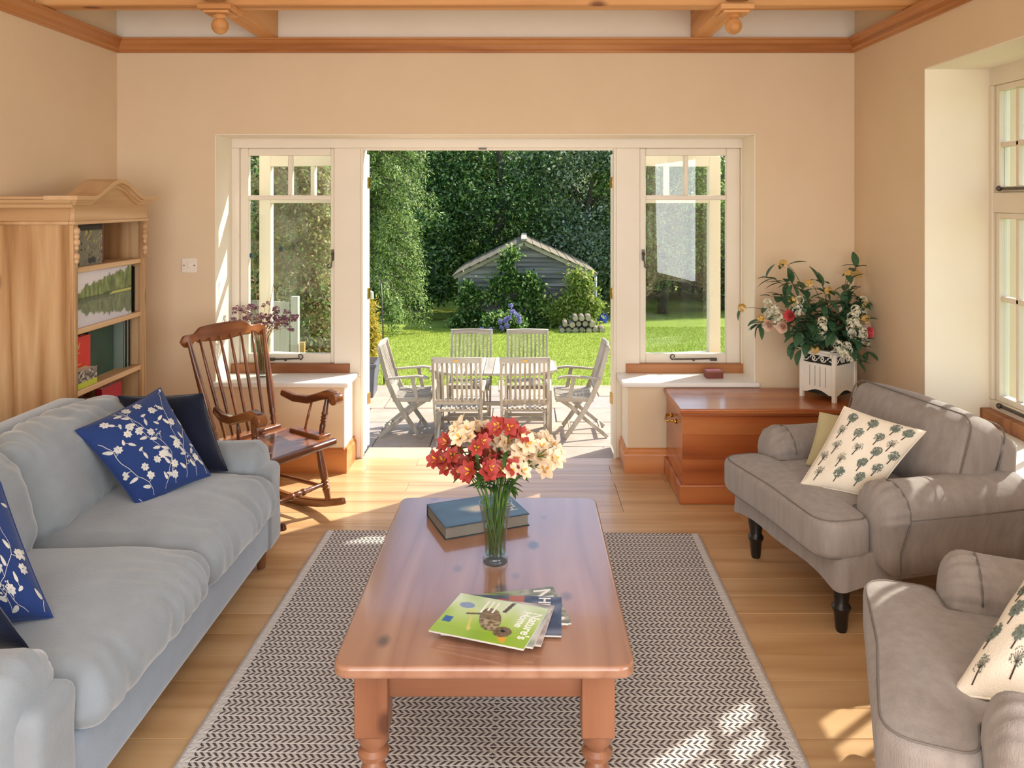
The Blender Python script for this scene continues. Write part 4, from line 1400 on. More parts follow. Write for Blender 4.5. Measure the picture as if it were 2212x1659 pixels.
add_pillow('velvet_cushion', 'plain navy velvet cushion tucked beside the floral cushion by the near sofa arm'.replace('near ', 'other '), P, M['navy'])

# ================================================================== ARMCHAIRS
def star_cushion(mb, outline, cen, z0, z1, r, puff, seed=0, amp=.004):
    """cushion with a star-shaped outline, rounded edge and crowned faces"""
    n = len(outline)
    c = Vector((cen[0], cen[1]))
    O = [Vector(p) for p in outline]
    rings = []
    hz = (z1 - z0) / 2
    for sgn in (1, -1):
        seq = [(s, None) for s in (.02, .15, .3, .45, .6, .72, .82, .9)]
        rr = []
        for s, _ in seq:
            ring = []
            for o in O:
                p = c + (o - c) * s * (1 - r / max(.12, (o - c).length))
                e = 1 - s ** 3
                z = (z0 + z1) / 2 + sgn * (hz + puff * e * (1 if sgn > 0 else .2)) + amp * noise.noise(Vector((p.x * 6, p.y * 6, seed + sgn)))
                ring.append((p.x, p.y, z))
            rr.append(ring)
        for k in range(0, 7):
            a = PI / 2 * k / 6
            ring = []
            for o in O:
                L = (o - c).length
                p = c + (o - c) * (1 - r / max(.12, L)) + (o - c).normalized() * r * math.sin(a)
                z = (z0 + z1) / 2 + sgn * (hz - r + r * math.cos(a))
                ring.append((p.x, p.y, z))
            rr.append(ring)
        rings.append(rr)
    allr = rings[0] + rings[1][::-1]
    vs = [p for q in allr for p in q]
    fs = [(i * n + k, i * n + (k + 1) % n, (i + 1) * n + (k + 1) % n, (i + 1) * n + k) for i in range(len(allr) - 1) for k in range(n)]
    fs += [tuple(range(n)), tuple(range((len(allr) - 1) * n, len(allr) * n))]
    mb.add(vs, fs)
    return [p for p in rings[0][9]], [p for p in rings[1][9]]

def round_poly(pts, r, n=6):
    out = []
    m = len(pts)
    for i in range(m):
        a, b, c = Vector(pts[i - 1]), Vector(pts[i]), Vector(pts[(i + 1) % m])
        ri = r[i] if isinstance(r, (list, tuple)) else r
        d1, d2 = (a - b), (c - b)
        ri = min(ri, d1.length * .45, d2.length * .45)
        p0, p1 = b + d1.normalized() * ri, b + d2.normalized() * ri
        for k in range(n + 1):
            t = k / n
            out.append(tuple((p0 * (1 - t) + b * t) * (1 - t) + (b * (1 - t) + p1 * t) * t))
    return out

def densify(pts, step):
    out = []
    m = len(pts)
    for i in range(m):
        a, b = Vector(pts[i]), Vector(pts[(i + 1) % m])
        k = max(1, int((b - a).length / step))
        out += [tuple(a.lerp(b, j / k)) for j in range(k)]
    return out

def armchair(label, loc, rz):
    t = thing('armchair', label, 'armchair', loc, rz, 'taupe linen armchairs')
    hw = .405
    # skirted base, hem rising between the feet
    m = MB()
    outl = densify(round_poly([(-hw, -.43), (hw, -.43), (hw, .395), (-hw, .395)], .05), .03)
    zt = .33
    rows = []
    for q in range(6):
        f = q / 5
        ring = []
        for (x, y) in outl:
            u = min(1, max(abs(x) / hw, 0)); v = min(1, abs(y) / .43)
            hem = .185 + .035 * (1 - u ** 4) * (1 if abs(y) > .4 else 0) + .035 * (1 - v ** 4) * (1 if abs(x) > hw - .03 else 0)
            z = zt + (hem - zt) * f
            bulge = 1 + .012 * math.sin(x * 14 + y * 11) * f + .014 * f
            ring.append((x * bulge, y * bulge, z))
        rows.append(ring)
    n = len(outl)
    vs = [p for r_ in rows for p in r_]
    fs = [(i * n + k, i * n + (k + 1) % n, (i + 1) * n + (k + 1) % n, (i + 1) * n + k) for i in range(5) for k in range(n)]
    fs += [tuple(range(n)), tuple(range(5 * n, 6 * n))]
    m.add(vs, fs).build('skirted_base', M['linen'], t, smooth=60)
    # T-shaped seat cushion
    o2 = densify(round_poly([(-.415, -.50), (.415, -.50), (.42, -.295), (.29, -.275), (.29, .26), (-.29, .26), (-.29, -.275), (-.42, -.295)], [.09, .09, .05, .02, .04, .04, .02, .05]), .02)
    m = MB()
    top, bot = star_cushion(m, o2, (0, -.335), .315, .455, .030, .022, seed=loc[0])
    cu = m.build('seat_cushion', M['linen'], t, smooth=180)
    MB().tube(top + [top[0]], .0034, 6, False).build('piping', M['linen_pipe'], cu, smooth=180)
    MB().tube(bot + [bot[0]], .0034, 6, False).build('piping', M['linen_pipe'], cu, smooth=180)
    # rolled arms
    for s in (-1, 1):
        cx_ = s * .375
        prof = []
        for k in range(33):
            a = -PI * .10 + PI * 1.15 * k / 32
            if s < 0: a = PI - a
            prof.append((cx_ + s * 0 + .108 * math.cos(a), .478 + .100 * math.sin(a)))
        prof += [(cx_ - s * .085, .30), (cx_ - s * .06, .27), (cx_ + s * .075, .255), (cx_ + s * .066, .33)]
        ar = sm(roll_arm(MB(), prof, (cx_, .42), -.290, .365, .080, 22, .006), 'arm', M['linen'], t)
        # seam round the arm front and along the outside
        pts = []
        for k in range(22):
            a = -PI * .10 + PI * 1.10 * k / 21
            if s < 0: a = PI - a
            pts.append((cx_ + .1095 * math.cos(a), -.185, .478 + .1015 * math.sin(a)))
        pts = [(cx_ + s * .078, -.205, .22), (cx_ + s * .070, -.195, .33)] + pts
        MB().tube(pts, .003, 6).build('seam', M['linen_pipe'], ar, smooth=180)
        MB().tube([(cx_ + s * .1075, -.18, .468), (cx_ + s * .1075, .15, .466), (cx_ + s * .1075, .36, .468)], .0028, 6).build('seam', M['linen_pipe'], ar, smooth=180)
    # back frame and cushion
    Mx = Matrix.Translation((0, .345, .42)) @ Matrix.Rotation(R(-5), 4, 'X')
    sm(soft_box(MB(), (0, 0, 0), (.77, .085, .56), .04, 16, (0, .01, .01), .003, 6, None, Mx), 'back_frame', M['linen'], t)
    Mx = Matrix.Translation((0, .230, .600)) @ Matrix.Rotation(R(-17), 4, 'X')
    def bd(p, u, n):
        return Vector((0, .010 * math.sin(p.x * 24 + 5 * p.z) * max(0, abs(u[2]) - .1) * max(0, -u[1]), 0))
    bc = sm(soft_box(MB(), (0, 0, 0), (.74, .20, .35), .07, 22, (.01, .03, .02), .006, 6, bd, Mx), 'back_cushion', M['linen'], t)
    for sy in (-1, 1):
        pts = []
        for (x, z) in densify(round_poly([(-.365, -.17), (.365, -.17), (.365, .175), (-.365, .175)], .07), .03):
            pts.append(Mx @ Vector((x, sy * .083, z)))
        MB().tube(pts + [pts[0]], .0034, 6, False).build('piping', M['linen_pipe'], bc, smooth=180)
    for sx in (-1, 1):
        for y in (-.36, .335):
            MB().lathe([(.019, 0), (.022, .012), (.028, .075), (.034, .085), (.036, .095), (.030, .105), (.026, .115), (.034, .165), (.036, .215)], 16, (sx * .32, y, 0)).build('leg', M['blackleg'], t, smooth=40)
    return t
ac1 = armchair('taupe linen armchair with a tree print cushion, standing beside the wooden chest', (1.495, 3.41, 0), R(-77))
ac2 = armchair('taupe linen armchair standing away from the wooden chest, turned towards the garden doors', (1.40, 1.955, 0), R(-111))
P = Pillow(at(1728, 1048, 3.26), at(1884, 1076, 3.13), at(2000, 932, 3.19), at(1824, 878, 3.36), .11, seed=21)
add_pillow('tree_print_cushion', 'cream cushion printed with small trees on the armchair beside the chest', P, M['cream_cotton'], kind='trees', seed=3)
P = Pillow(at(1742, 1003, 3.46), at(1900, 1030, 3.29), at(1946, 918, 3.36), at(1771, 891, 3.54), .075, seed=25)
add_pillow('plain_cushion', 'plain pale olive cushion behind the tree print cushion on the armchair', P, M['sage_cotton'])
A, B, D = at(2054, 1500, 1.90), at(2232, 1222, 2.12), at(2350, 1560, 1.72)
P = Pillow(A, D, B + D - A, B, .13, seed=28)
add_pillow('tree_print_cushion', 'cream cushion printed with small trees on the armchair turned towards the doors', P, M['cream_cotton'], kind='trees', seed=4)

# ================================================================== RUG
def rug_mat():
    m, nt, bs, out = nodes('woven_chevron_rug')
    tc = nt.nodes.new('ShaderNodeTexCoord')
    sp = nt.nodes.new('ShaderNodeSeparateXYZ')
    nt.links.new(tc.outputs['Object'], sp.inputs[0])
    def mth(op, a, b=None, c=None):
        n = nt.nodes.new('ShaderNodeMath'); n.operation = op
        for i, v in enumerate((a, b, c)):
            if v is None: continue
            if isinstance(v, (int, float)): n.inputs[i].default_value = v
            else: nt.links.new(v, n.inputs[i])
        return n.outputs[0]
    x, y = sp.outputs[0], sp.outputs[1]
    v = mth('FRACT', mth('DIVIDE', y, .0415))
    tri = mth('ABSOLUTE', mth('SUBTRACT', v, .5))             # 0 at mid row, .5 at row edge
    u = mth('SUBTRACT', mth('DIVIDE', mth('ABSOLUTE', x), .0205), mth('MULTIPLY', tri, 1.9))
    st = mth('ABSOLUTE', mth('SUBTRACT', mth('FRACT', u), .5))   # 0..0.5
    dark = mth('LESS_THAN', st, .235)
    line = mth('GREATER_THAN', tri, .445)
    mid = mth('LESS_THAN', tri, .035)
    nl = mth('SUBTRACT', 1.0, mth('MAXIMUM', line, mid))
    brd = mth('LESS_THAN', mth('ABSOLUTE', x), .885)
    fac = mth('MULTIPLY', mth('MULTIPLY', dark, nl), brd)
    w = nt.nodes.new('ShaderNodeMix'); w.data_type = 'RGBA'
    nt.links.new(fac, w.inputs[0])
    w.inputs[6].default_value = (*lin('cdc5bd'), 1)
    w.inputs[7].default_value = (*lin('564c4c'), 1)
    w2 = nt.nodes.new('ShaderNodeMix'); w2.data_type = 'RGBA'
    nt.links.new(mth('MULTIPLY', line, 1.0), w2.inputs[0])
    nt.links.new(w.outputs[2], w2.inputs[6])
    w2.inputs[7].default_value = (*lin('dfd9d2'), 1)
    nt.links.new(w2.outputs[2], bs.inputs['Base Color'])
    bs.inputs['Roughness'].default_value = .95
    bs.inputs['Specular IOR Level'].default_value = .1
    h = mth('ADD', mth('MULTIPLY', st, 1.2), mth('MULTIPLY', mth('ABSOLUTE', mth('SUBTRACT', tri, .25)), -1.5))
    bump(nt, bs, h, .5, .004)
    return m
M['rug'] = rug_mat()
M['rug_edge'] = plain('grey_rug_binding', 'a79d96', 'b5aba3', .95, 60, .3, 400)
ry0, ry1 = 1.25, 3.90
rt = thing('rug', 'grey and cream chevron weave rug under the coffee table', 'rug', (-.088, (ry0 + ry1) / 2, 0), R(-1.2))
hl = (ry1 - ry0) / 2
MB().box(-.915, .915, -hl, hl, .0005, .008).build('weave', M['rug'], rt)
for s in (-1, 1):
    MB().box(s * .9175 - .0055, s * .9175 + .0055, -hl, hl, .0004, .010).build('binding', M['rug_edge'], rt, bevel=.003)

# ================================================================== COFFEE TABLE
M['table'] = wood('stained_pine_top', '94664e', 'a2745a', 'ac8066', 'y', .34, 4.5, coat=.8, vary=.05, knots=(7.0, .085, '5c4640', (1, .6, 0)), bmp=.06)
M['table_leg'] = wood('stained_pine_leg', '784a30', '8a583c', '986648', 'z', .38, 4.0, coat=.2, vary=.1, knots=(4.0, .05, '5a3320'))
M['table_apron'] = wood('stained_pine_apron', '784a30', '8a583c', '986648', 'x', .38, 4.0, coat=.2, vary=.1, knots=(4.0, .05, '5a3320'))
tx0, tx1, ty0, ty1, tz = -.497, .289, 2.022, 3.185, .45
cxm, cym = (tx0 + tx1) / 2, (ty0 + ty1) / 2
ct = thing('coffee_table', 'reddish stained pine coffee table with turned legs on the rug', 'coffee table', (cxm, cym, .008))
hx, hy = (tx1 - tx0) / 2, (ty1 - ty0) / 2
MB().prism(round_poly([(-hx, -hy), (hx, -hy), (hx, hy), (-hx, hy)], .05, 8), tz - .008 - .034, tz - .008).build('top', M['table'], ct, bevel=.010, seg=4)
zt = tz - .042
for s in (-1, 1):
    MB().box(-hx + .10, hx - .10, s * (hy - .085) - .012, s * (hy - .085) + .012, zt - .088, zt).build('apron', M['table_apron'], ct, bevel=.002)
    MB().box(s * (hx - .085) - .012, s * (hx - .085) + .012, -hy + .10, hy - .10, zt - .088, zt).build('apron', M['table_leg'], ct, bevel=.002)
    for q in (-1, 1):
        lx, ly = s * (hx - .093), q * (hy - .093)
        lg = MB().box(lx - .044, lx + .044, ly - .044, ly + .044, zt - .185, zt).build('leg', M['table_leg'], ct, bevel=.004)
        z = zt - .185
        MB().lathe([(.026, -z), (.030, -z + .012), (.022, -z + .03), (.030, -z + .055), (.036, -z + .09), (.034, -z + .12), (.024, -z + .145), (.040, -z + .155), (.042, -z + .168), (.030, -z + .178), (.036, -z + .19), (.042, -z + .2), (.042, .0)],
                   20, (lx, ly, z)).build('turning', M['table_leg'], lg, smooth=40)

# ================================================================== WOODEN CHEST
M['chest'] = wood('orange_pitch_pine', '8c4520', 'ab5a2c', 'be7440', 'x', .28, 3.2, coat=.35, vary=.06)
M['chest_y'] = wood('orange_pitch_pine_end', '8c4520', 'ab5a2c', 'be7440', 'y', .28, 3.2, coat=.35, vary=.06)
cx0, cx1, cy0, cy1, cz = .862, 1.970, 4.285, 4.755, .519
ch = thing('wooden_chest', 'orange pine blanket chest standing in the corner below the window', 'chest', ((cx0 + cx1) / 2, (cy0 + cy1) / 2, 0))
hx, hy = (cx1 - cx0) / 2, (cy1 - cy0) / 2
for k, (z0, z1) in enumerate(((.10, .24), (.2402, .375), (.3752, .490))):
    MB().box(-hx, hx, -hy, -hy + .02, z0, z1).build('front_board', M['chest'], ch, bevel=.0005, seg=1)
for s in (-1, 1):
    MB().box(s * hx - .0 if s < 0 else hx - .02, -hx + .02 if s < 0 else hx, -hy + .02, hy, .10, .490).build('end_panel', M['chest_y'], ch)
MB().box(-hx + .02, hx - .02, hy - .02, hy, .10, .490).build('back_panel', M['chest'], ch)
MB().box(-hx - .016, hx + .008, -hy - .016, hy, 0, .105).build('plinth', M['chest'], ch, bevel=.006)
lid = MB().box(-hx - .018, hx + .014, -hy - .020, hy, .490, cz).build('lid', M['chest'], ch, bevel=.007, seg=3)
MB().box(-hx - .010, hx, -hy - .012, hy, .478, .490).build('lid_moulding', M['chest'], lid, bevel=.004)
hz = .40
h = MB().tube([(-hx - .004, -.065, hz), (-hx - .035, -.060, hz + .004), (-hx - .046, -.02, hz - .012), (-hx - .048, .02, hz - .012), (-hx - .035, .060, hz + .004), (-hx - .004, .065, hz)], .0065, 10)
hd = h.build('handle', M['brass'], ch, smooth=180)
for s in (-1, 1):
    MB().ball((-hx - .006, s * .065, hz), .014, 12, 8, (.6, 1, 1)).build('handle_boss', M['brass'], hd, smooth=180)

# ================================================================== WHITE FRETWORK PLANTER
M['planter_white'] = plain('white_painted_fretwork', 'f2ece0', 'ece6da', .5, 5)
M['planter_dark'] = plain('dark_planter_inside', '2c2a26', '1e1d1a', .9)
pl = thing('fretwork_planter', 'white square fretwork planter box on the wooden chest', 'planter', (1.752, 4.535, cz), R(37))
hp, ph = .102, .285
for s in (-1, 1):
    for q in (-1, 1):
        MB().box(s * hp - .011, s * hp + .011, q * hp - .011, q * hp + .011, 0, ph - .01).build('post', M['planter_white'], pl, bevel=.002)
for k in range(4):
    rot = Matrix.Rotation(k * PI / 2, 4, 'Z')
    # arched foot rail, face with slots, pierced band
    pts = [(-hp, .035), (-hp + .02, .035)] + [(-.07 + .14 * j / 10, .035 + .022 * math.sin(PI * j / 10)) for j in range(11)] + [(hp - .02, .035), (hp, .035), (hp, .075), (-hp, .075)]
    Mx = rot @ Matrix.Translation((0, -hp, 0)) @ Matrix.Rotation(R(90), 4, 'X')
    MB().prism(pts, -.005, .005, Mx).build('foot_rail', M['planter_white'], pl)
    m = MB()
    m.box(-hp, hp, -hp - .005, -hp + .005, .19, .205, rot)
    for xa, xb in ((-.102, -.052), (-.047, -.0185), (-.0135, .0135), (.0185, .047), (.052, .102)):
        m.box(xa, xb, -hp - .005, -hp + .005, .075, .19, rot)
    m.build('slatted_face', M['planter_white'], pl)
    m = MB()
    for x in (-.055, 0, .055):
        for s in (-1, 1):
            sp = [(x + s * (.024 - (.020 - .0016 * j) * math.cos(j * .6)), -hp, .232 + (.019 - .0013 * j) * math.sin(j * .6 * s)) for j in range(11)]
            m.tube([tuple(rot @ Vector(p)) for p in sp], .0035, 6)
    m.box(-hp, hp, -hp - .005, -hp + .005, .252, .272, rot)
    m.build('scroll_band', M['planter_white'], pl)
m = MB()
for k in range(4):
    m.box(-hp - .028, hp + .028, -hp - .028, -hp + .012, ph - .012, ph, Matrix.Rotation(k * PI / 2, 4, 'Z'))
m.build('rim', M['planter_white'], pl, bevel=.003)
MB().box(-hp + .008, hp - .008, -hp + .008, hp - .008, .03, ph - .03).build('liner', M['planter_dark'], pl)

# ---- flower and leaf pieces
def leaf_mesh(mb, p, d, up, L, W, curl=.25, n=5, pw=1.0):
    """a single pointed leaf, folded on its midrib and curling down"""
    d = Vector(d).normalized()
    s = d.cross(Vector(up))
    s = s.normalized() if s.length > 1e-4 else d.orthogonal().normalized()
    u = s.cross(d).normalized()
    base = len(mb.v)
    vs, fs = [], []
    for i in range(n + 1):
        t = i / n
        w = W * .5 * math.sin(PI * min(1, (t * .96 + .02) ** pw)) ** .8
        c = Vector(p) + d * (L * t) - u * (curl * L * t * t)
        vs += [c - s * w + u * w * .25, c, c + s * w + u * w * .25]
    for i in range(n):
        a = i * 3
        fs += [(a, a + 1, a + 4, a + 3), (a + 1, a + 2, a + 5, a + 4)]
    mb.add(vs, fs)

def bezier(a, b, c, n=8):
    a, b, c = Vector(a), Vector(b), Vector(c)
    return [(a * (1 - t) + b * t) * (1 - t) + (b * (1 - t) + c * t) * t for t in [k / n for k in range(n + 1)]]

def vase_path(a, c, mouth_r, mouth_z, tip, n=8):
    """from the vase floor point a straight to the mouth (radius mouth_r, height mouth_z over c), then curving to tip"""
    h = Vector((tip.x - c.x, tip.y - c.y, 0))
    k = min(1.0, h.length / .16)
    nk = c + h.normalized() * mouth_r * k + Vector((0, 0, mouth_z))
    dr = (nk - a).normalized()
    ctl = nk + dr * (tip - nk).length * .45
    return [a, a.lerp(nk, .5)] + bezier(nk, ctl, tip, n)

def cluster(mb, c, r, n, size, seed, flat=1.0):
    g = random.Random(seed)
    for k in range(n):
        d = Vector((g.gauss(0, 1), g.gauss(0, 1), g.gauss(0, 1) + .5)).normalized()
        p = Vector(c) + Vector((d.x * r, d.y * r, d.z * r * flat))
        q = d.orthogonal().normalized()
        q2 = d.cross(q)
        a0 = g.random() * PI
        vs = [p - d * size * .2]
        for j in range(10):
            a = a0 + 2 * PI * j / 10
            rr = size * (1 if j % 2 == 0 else .55)
            vs.append(p + (q * math.cos(a) + q2 * math.sin(a)) * rr + d * size * .2)
        mb.add(vs, [(0, 1 + j, 1 + (j + 1) % 10) for j in range(10)])

def rose(mb, c, d, r, seed):
    g = random.Random(seed)
    d = Vector(d).normalized()
    q = d.orthogonal().normalized(); q2 = d.cross(q)
    for layer, (rr, hh, n) in enumerate(((.25, 1.0, 3), (.5, .95, 4), (.8, .8, 5), (1.05, .55, 5))):
        for k in range(n):
            a0 = 2 * PI * (k + .5 * layer) / n + g.uniform(-.2, .2)
            vs, fs = [], []
            for i in range(4):
                t = i / 3
                for j in range(5):
                    a = a0 + (j - 2) / 2 * (PI / n) * 1.25
                    rad = r * rr * (.35 + .75 * t) * (1 - .04 * (j - 2) ** 2)
                    h = r * (-.6 + (hh + .6) * t) - r * .05 * (j - 2) ** 2 * t
                    vs.append(Vector(c) + (q * math.cos(a) + q2 * math.sin(a)) * rad + d * h)
            fs = [(i * 5 + j, i * 5 + j + 1, i * 5 + j + 6, i * 5 + j + 5) for i in range(3) for j in range(4)]
            mb.add(vs, fs)

M['silk_leaf'] = leafy('silk_leaf', ['2a4632', '35563c', '456a48', '3d6040', '587a52'], .15, .5)
M['silk_stem'] = plain('brown_green_stem', '5a4a34', '6a5a3e', .7)
M['blossom_yellow'] = leafy('yellow_blossom', ['e6c070', 'efd08c', 'dcb45c', 'f2dea8'], .2)
M['blossom_white'] = leafy('cream_white_blossom', ['f0ead8', 'e6e0c4', 'f6f2e6', 'e8e4b8'], .2)
M['rose_pink'] = plain('coral_pink_petal', 'e0525a', 'ea6f6c', .6, 20)
M['rose_pale'] = plain('pale_peach_petal', 'f2c8ae', 'f6dccb', .6, 20)
mouth = Vector((1.752, 4.535, cz + ph - .03))
PR = Matrix.Rotation(-R(37), 3, 'Z')
def low_in_box(p, half):
    q = PR @ (p - Vector((1.752, 4.535, 0)))
    return p.z < cz + ph + .016 and abs(q.x) < half and abs(q.y) < half
def spray(kind, label, px, py, dy=0.0, seed=0, group=None, leaves=6):
    """one artificial stem from the planter mouth to the pixel position at the planter's depth + dy"""
    g = random.Random(seed)
    tip = at(px, py, 4.535 + dy)
    tip.x = min(tip.x, XR - .05); tip.y = min(tip.y, YB - .05)
    while low_in_box(tip, .150): tip = at(px, py, tip.y - .01)
    a = mouth + Vector((g.uniform(-.055, .055), g.uniform(-.045, .045), -.06))
    t = thing({'yellow': 'yellow_blossom_spray', 'white': 'white_blossom_spray', 'pink': 'pink_rose', 'pale': 'peach_rose', 'leaf': 'leafy_spray'}[kind], label, 'artificial flower', a, 0, group)
    p1 = a + Vector((0, 0, .16))
    p2 = a.lerp(tip, .62); p2.z = max(tip.z + .02, mouth.z + .12)
    pts = [((1 - u) ** 3 * a + 3 * u * (1 - u) ** 2 * p1 + 3 * u * u * (1 - u) * p2 + u ** 3 * tip) - a for u in [k / 10 for k in range(11)]]
    MB().tube(pts, [.0032 - .00018 * k for k in range(11)], 6).build('stem', M['silk_stem'], t, smooth=180)
    d = (pts[-1] - pts[-2]).normalized()
    T = pts[-1]
    for k in range(leaves):
        for tries in range(30):
            i = g.randrange(4, 11)
            q = pts[i]
            dr = Vector((g.gauss(0, 1), g.gauss(0, .7), g.gauss(.1 + .05 * tries, .6))) + d * .5
            m = MB(); leaf_mesh(m, q, dr, (0, 0, 1), g.uniform(.060, .105), g.uniform(.030, .048), .3)
            wv = [Vector(v) + a for v in m.v]
            if not any(low_in_box(v, .135) or v.x > XR - .004 or v.y > YB - .004 for v in wv): break
        else:
            continue
        m.build('leaf', M['silk_leaf'], t, smooth=180, fix=False)
    m = MB()
    if kind == 'yellow':
        cluster(m, T, .020, 22, .013, seed); m.build('blossom', M['blossom_yellow'], t, fix=False)
    elif kind == 'white':
        for j in range(5):
            cluster(m, T + Vector((g.uniform(-.02, .02), g.uniform(-.02, .02), .02 * j - .05)), .022, 16, .012, seed + j)
        m.build('blossom', M['blossom_white'], t, fix=False)
    elif kind == 'pink':
        rose(m, T, d + Vector((-.2, -.9, .2)), .030, seed); m.build('rose_head', M['rose_pink'], t, smooth=180, fix=False)
    elif kind == 'pale':
        rose(m, T, d + Vector((0, -.9, 0)), .030, seed); m.build('rose_head', M['rose_pale'], t, smooth=180, fix=False)
    return t
YG, WG = 'yellow blossom sprays in the white planter', 'white blossom sprays in the white planter'
k = 0
for px, py, dy in [(1692, 570, 0), (1748, 613, -.05), (1790, 628, -.08), (1834, 592, .03), (1896, 594, .08), (1603, 665, -.08), (1936, 658, -.02), (1711, 650, -.10), (1870, 690, -.12), (1760, 755, -.14), (1643, 690, -.12)]:
    spray('yellow', 'yellow blossom spray arching out of the white planter', px, py, dy, 100 + k, YG, 3); k += 1
for px, py, dy in [(1775, 705, -.14), (1808, 748, -.16), (1845, 680, -.13), (1840, 710, -.13), (1872, 660, .0), (1655, 665, -.06), (1680, 680, -.12), (1720, 660, -.08), (1830, 760, -.12), (1865, 720, -.1)]:
    spray('white', 'creamy white blossom spray in the white planter', px, py, dy, 130 + k, WG, 3); k += 1
spray('pink', 'bright coral rose in the white planter on its windowward side', 1706, 682, -.14, 161, None, 4)
spray('pink', 'small coral rose low in the white planter near the bay', 1885, 718, -.06, 162, None, 3)
spray('pale', 'orange tinted peach rosebud in the white planter near the bay', 1900, 706, -.02, 163, None, 2)
spray('pale', 'pale peach rose low in the white planter beside the bright coral rose', 1690, 706, -.14, 164, None, 3)
spray('pale', 'pale peach rose on the outermost windowward side of the white planter', 1660, 702, -.12, 165, None, 3)
spray('pale', 'pale peach rose high in the middle of the white planter', 1805, 668, -.05, 166, None, 3)
random.seed(77)
for px, py, dy in [(1655, 600, 0), (1665, 640, -.05), (1690, 640, -.1), (1735, 640, -.05), (1770, 610, 0), (1790, 650, -.1), (1810, 680, -.13), (1850, 640, 0), (1880, 575, .06), (1865, 620, .04), (1910, 650, 0), (1880, 660, 0), (1740, 700, -.13), (1720, 720, -.14), (1760, 720, -.16), (1800, 720, -.16), (1830, 730, -.14), (1860, 740, -.1), (1890, 760, -.05), (1850, 780, -.12), (1705, 745, -.12), (1730, 755, -.14), (1780, 690, -.12), (1820, 650, -.05), (1900, 690, 0), (1640, 700, -.1), (1700, 610, 0)]:
    spray('leaf', 'dark green leafy spray filling the white planter', px, py, dy, 200 + k, 'leafy sprays in the white planter', 15); k += 1

# ================================================================== SILL OBJECTS
p = at(1541, 812, Y=4.90); p.z = .5495
t = thing('trinket_box', 'small pink and brown hinged trinket box on the window sill over the chest', 'box', p, R(4))
MB().box(-.052, .052, -.037, .037, 0, .030).build('body', plain('brown_box', '6a3028', '7c3c30', .5), t, bevel=.003)
l = MB().box(-.054, .054, -.039, .039, .030, .044).build('lid', plain('box_lid_edge', '8c5a44', '74402e', .5), t, bevel=.003)
MB().box(-.046, .046, -.032, .032, .0438, .0448).build('lid_print', plain('pink_lid_print', 'c2486a', 'd88aa0', .4, 30), l)

def glass_mat(name, tint, ior=1.45):
    m, nt, bs, out = nodes(name)
    bs.inputs['Base Color'].default_value = (*lin(tint), 1)
    bs.inputs['Transmission Weight'].default_value = 1.0
    bs.inputs['Roughness'].default_value = 0.0
    bs.inputs['IOR'].default_value = ior
    return m
M['vase_glass'] = pane_glass('thin_vase_glass', 'eef4f0', 1.4)
M['thick_glass'] = glass_mat('thick_glass', 'f4f8f4')
M['water'] = glass_mat('vase_water', 'eef4ea', 1.33)
def vase(name, label, loc, prof_o, wall, base_t, water=None):
    t = thing(name, label, 'vase', loc)
    inner = [(max(.004, r - wall), z) for r, z in prof_o if z > base_t]
    MB().lathe([(.001, 0)] + [(r, z) for r, z in prof_o if z <= base_t + 1e-6] + [(.001, base_t)], 32).build('base', M['vase_glass'], t, smooth=40)
    side = [(r, z) for r, z in prof_o if z >= base_t - 1e-6]
    MB().lathe(side + inner[::-1], 32).build('wall', M['vase_glass'], t, smooth=40)
    if water:
        w = [(max(.004, r - wall - .0006), z) for r, z in prof_o if base_t < z < water]
        MB().lathe([(.001, base_t + .001)] + [(w[0][0], base_t + .001)] + w + [(.001, w[-1][1])], 32).build('water', M['vase_glass'], t, smooth=40)
    return t
p = at(566, 812, Y=4.915); p.z = .5495
dv = vase('glass_vase', 'tall clear glass vase of dried purple flowers on the window sill', p, [(.028, 0), (.030, .004), (.031, .018), (.033, .05), (.037, .10), (.043, .17), (.052, .235)], .003, .018)
M['dry_stem'] = plain('straw_stem', '9c7440', 'b08a54', .8)
M['dry_flower'] = leafy('dried_purple_flower', ['7a4a5a', '946074', 'aa7c8e', '683c4c', 'b890a0'], .1, .8)
random.seed(41)
ctr = Vector(p)
for k in range(42):
    g = random.Random(900 + k)
    px, py = 497 + 141 * (k + .5) / 42, 652 + 46 * g.random() + 18 * abs(k - 21) / 21
    tip = at(px, py, 4.93 + g.uniform(-.05, .06))
    th = g.random() * 2 * PI
    a = ctr + Vector((.016 * math.cos(th), .016 * math.sin(th), .02))
    t = thing('dried_flower', 'dried purple flower stem in the tall glass vase on the window sill', 'dried flower', a, 0, 'dried purple flowers in the sill vase')
    pts = [q - a for q in vase_path(a, ctr, .042 - .012 * g.random(), .236, tip, 6)]
    MB().tube(pts, .0013, 5).build('stem', M['dry_stem'], t, smooth=180)
    m = MB()
    for j in range(6):
        cluster(m, pts[-1] + Vector((g.uniform(-.020, .020), g.uniform(-.020, .020), g.uniform(-.022, .014))), .007, 8, .0065, k * 7 + j)
    m.build('flower_head', M['dry_flower'], t, fix=False)
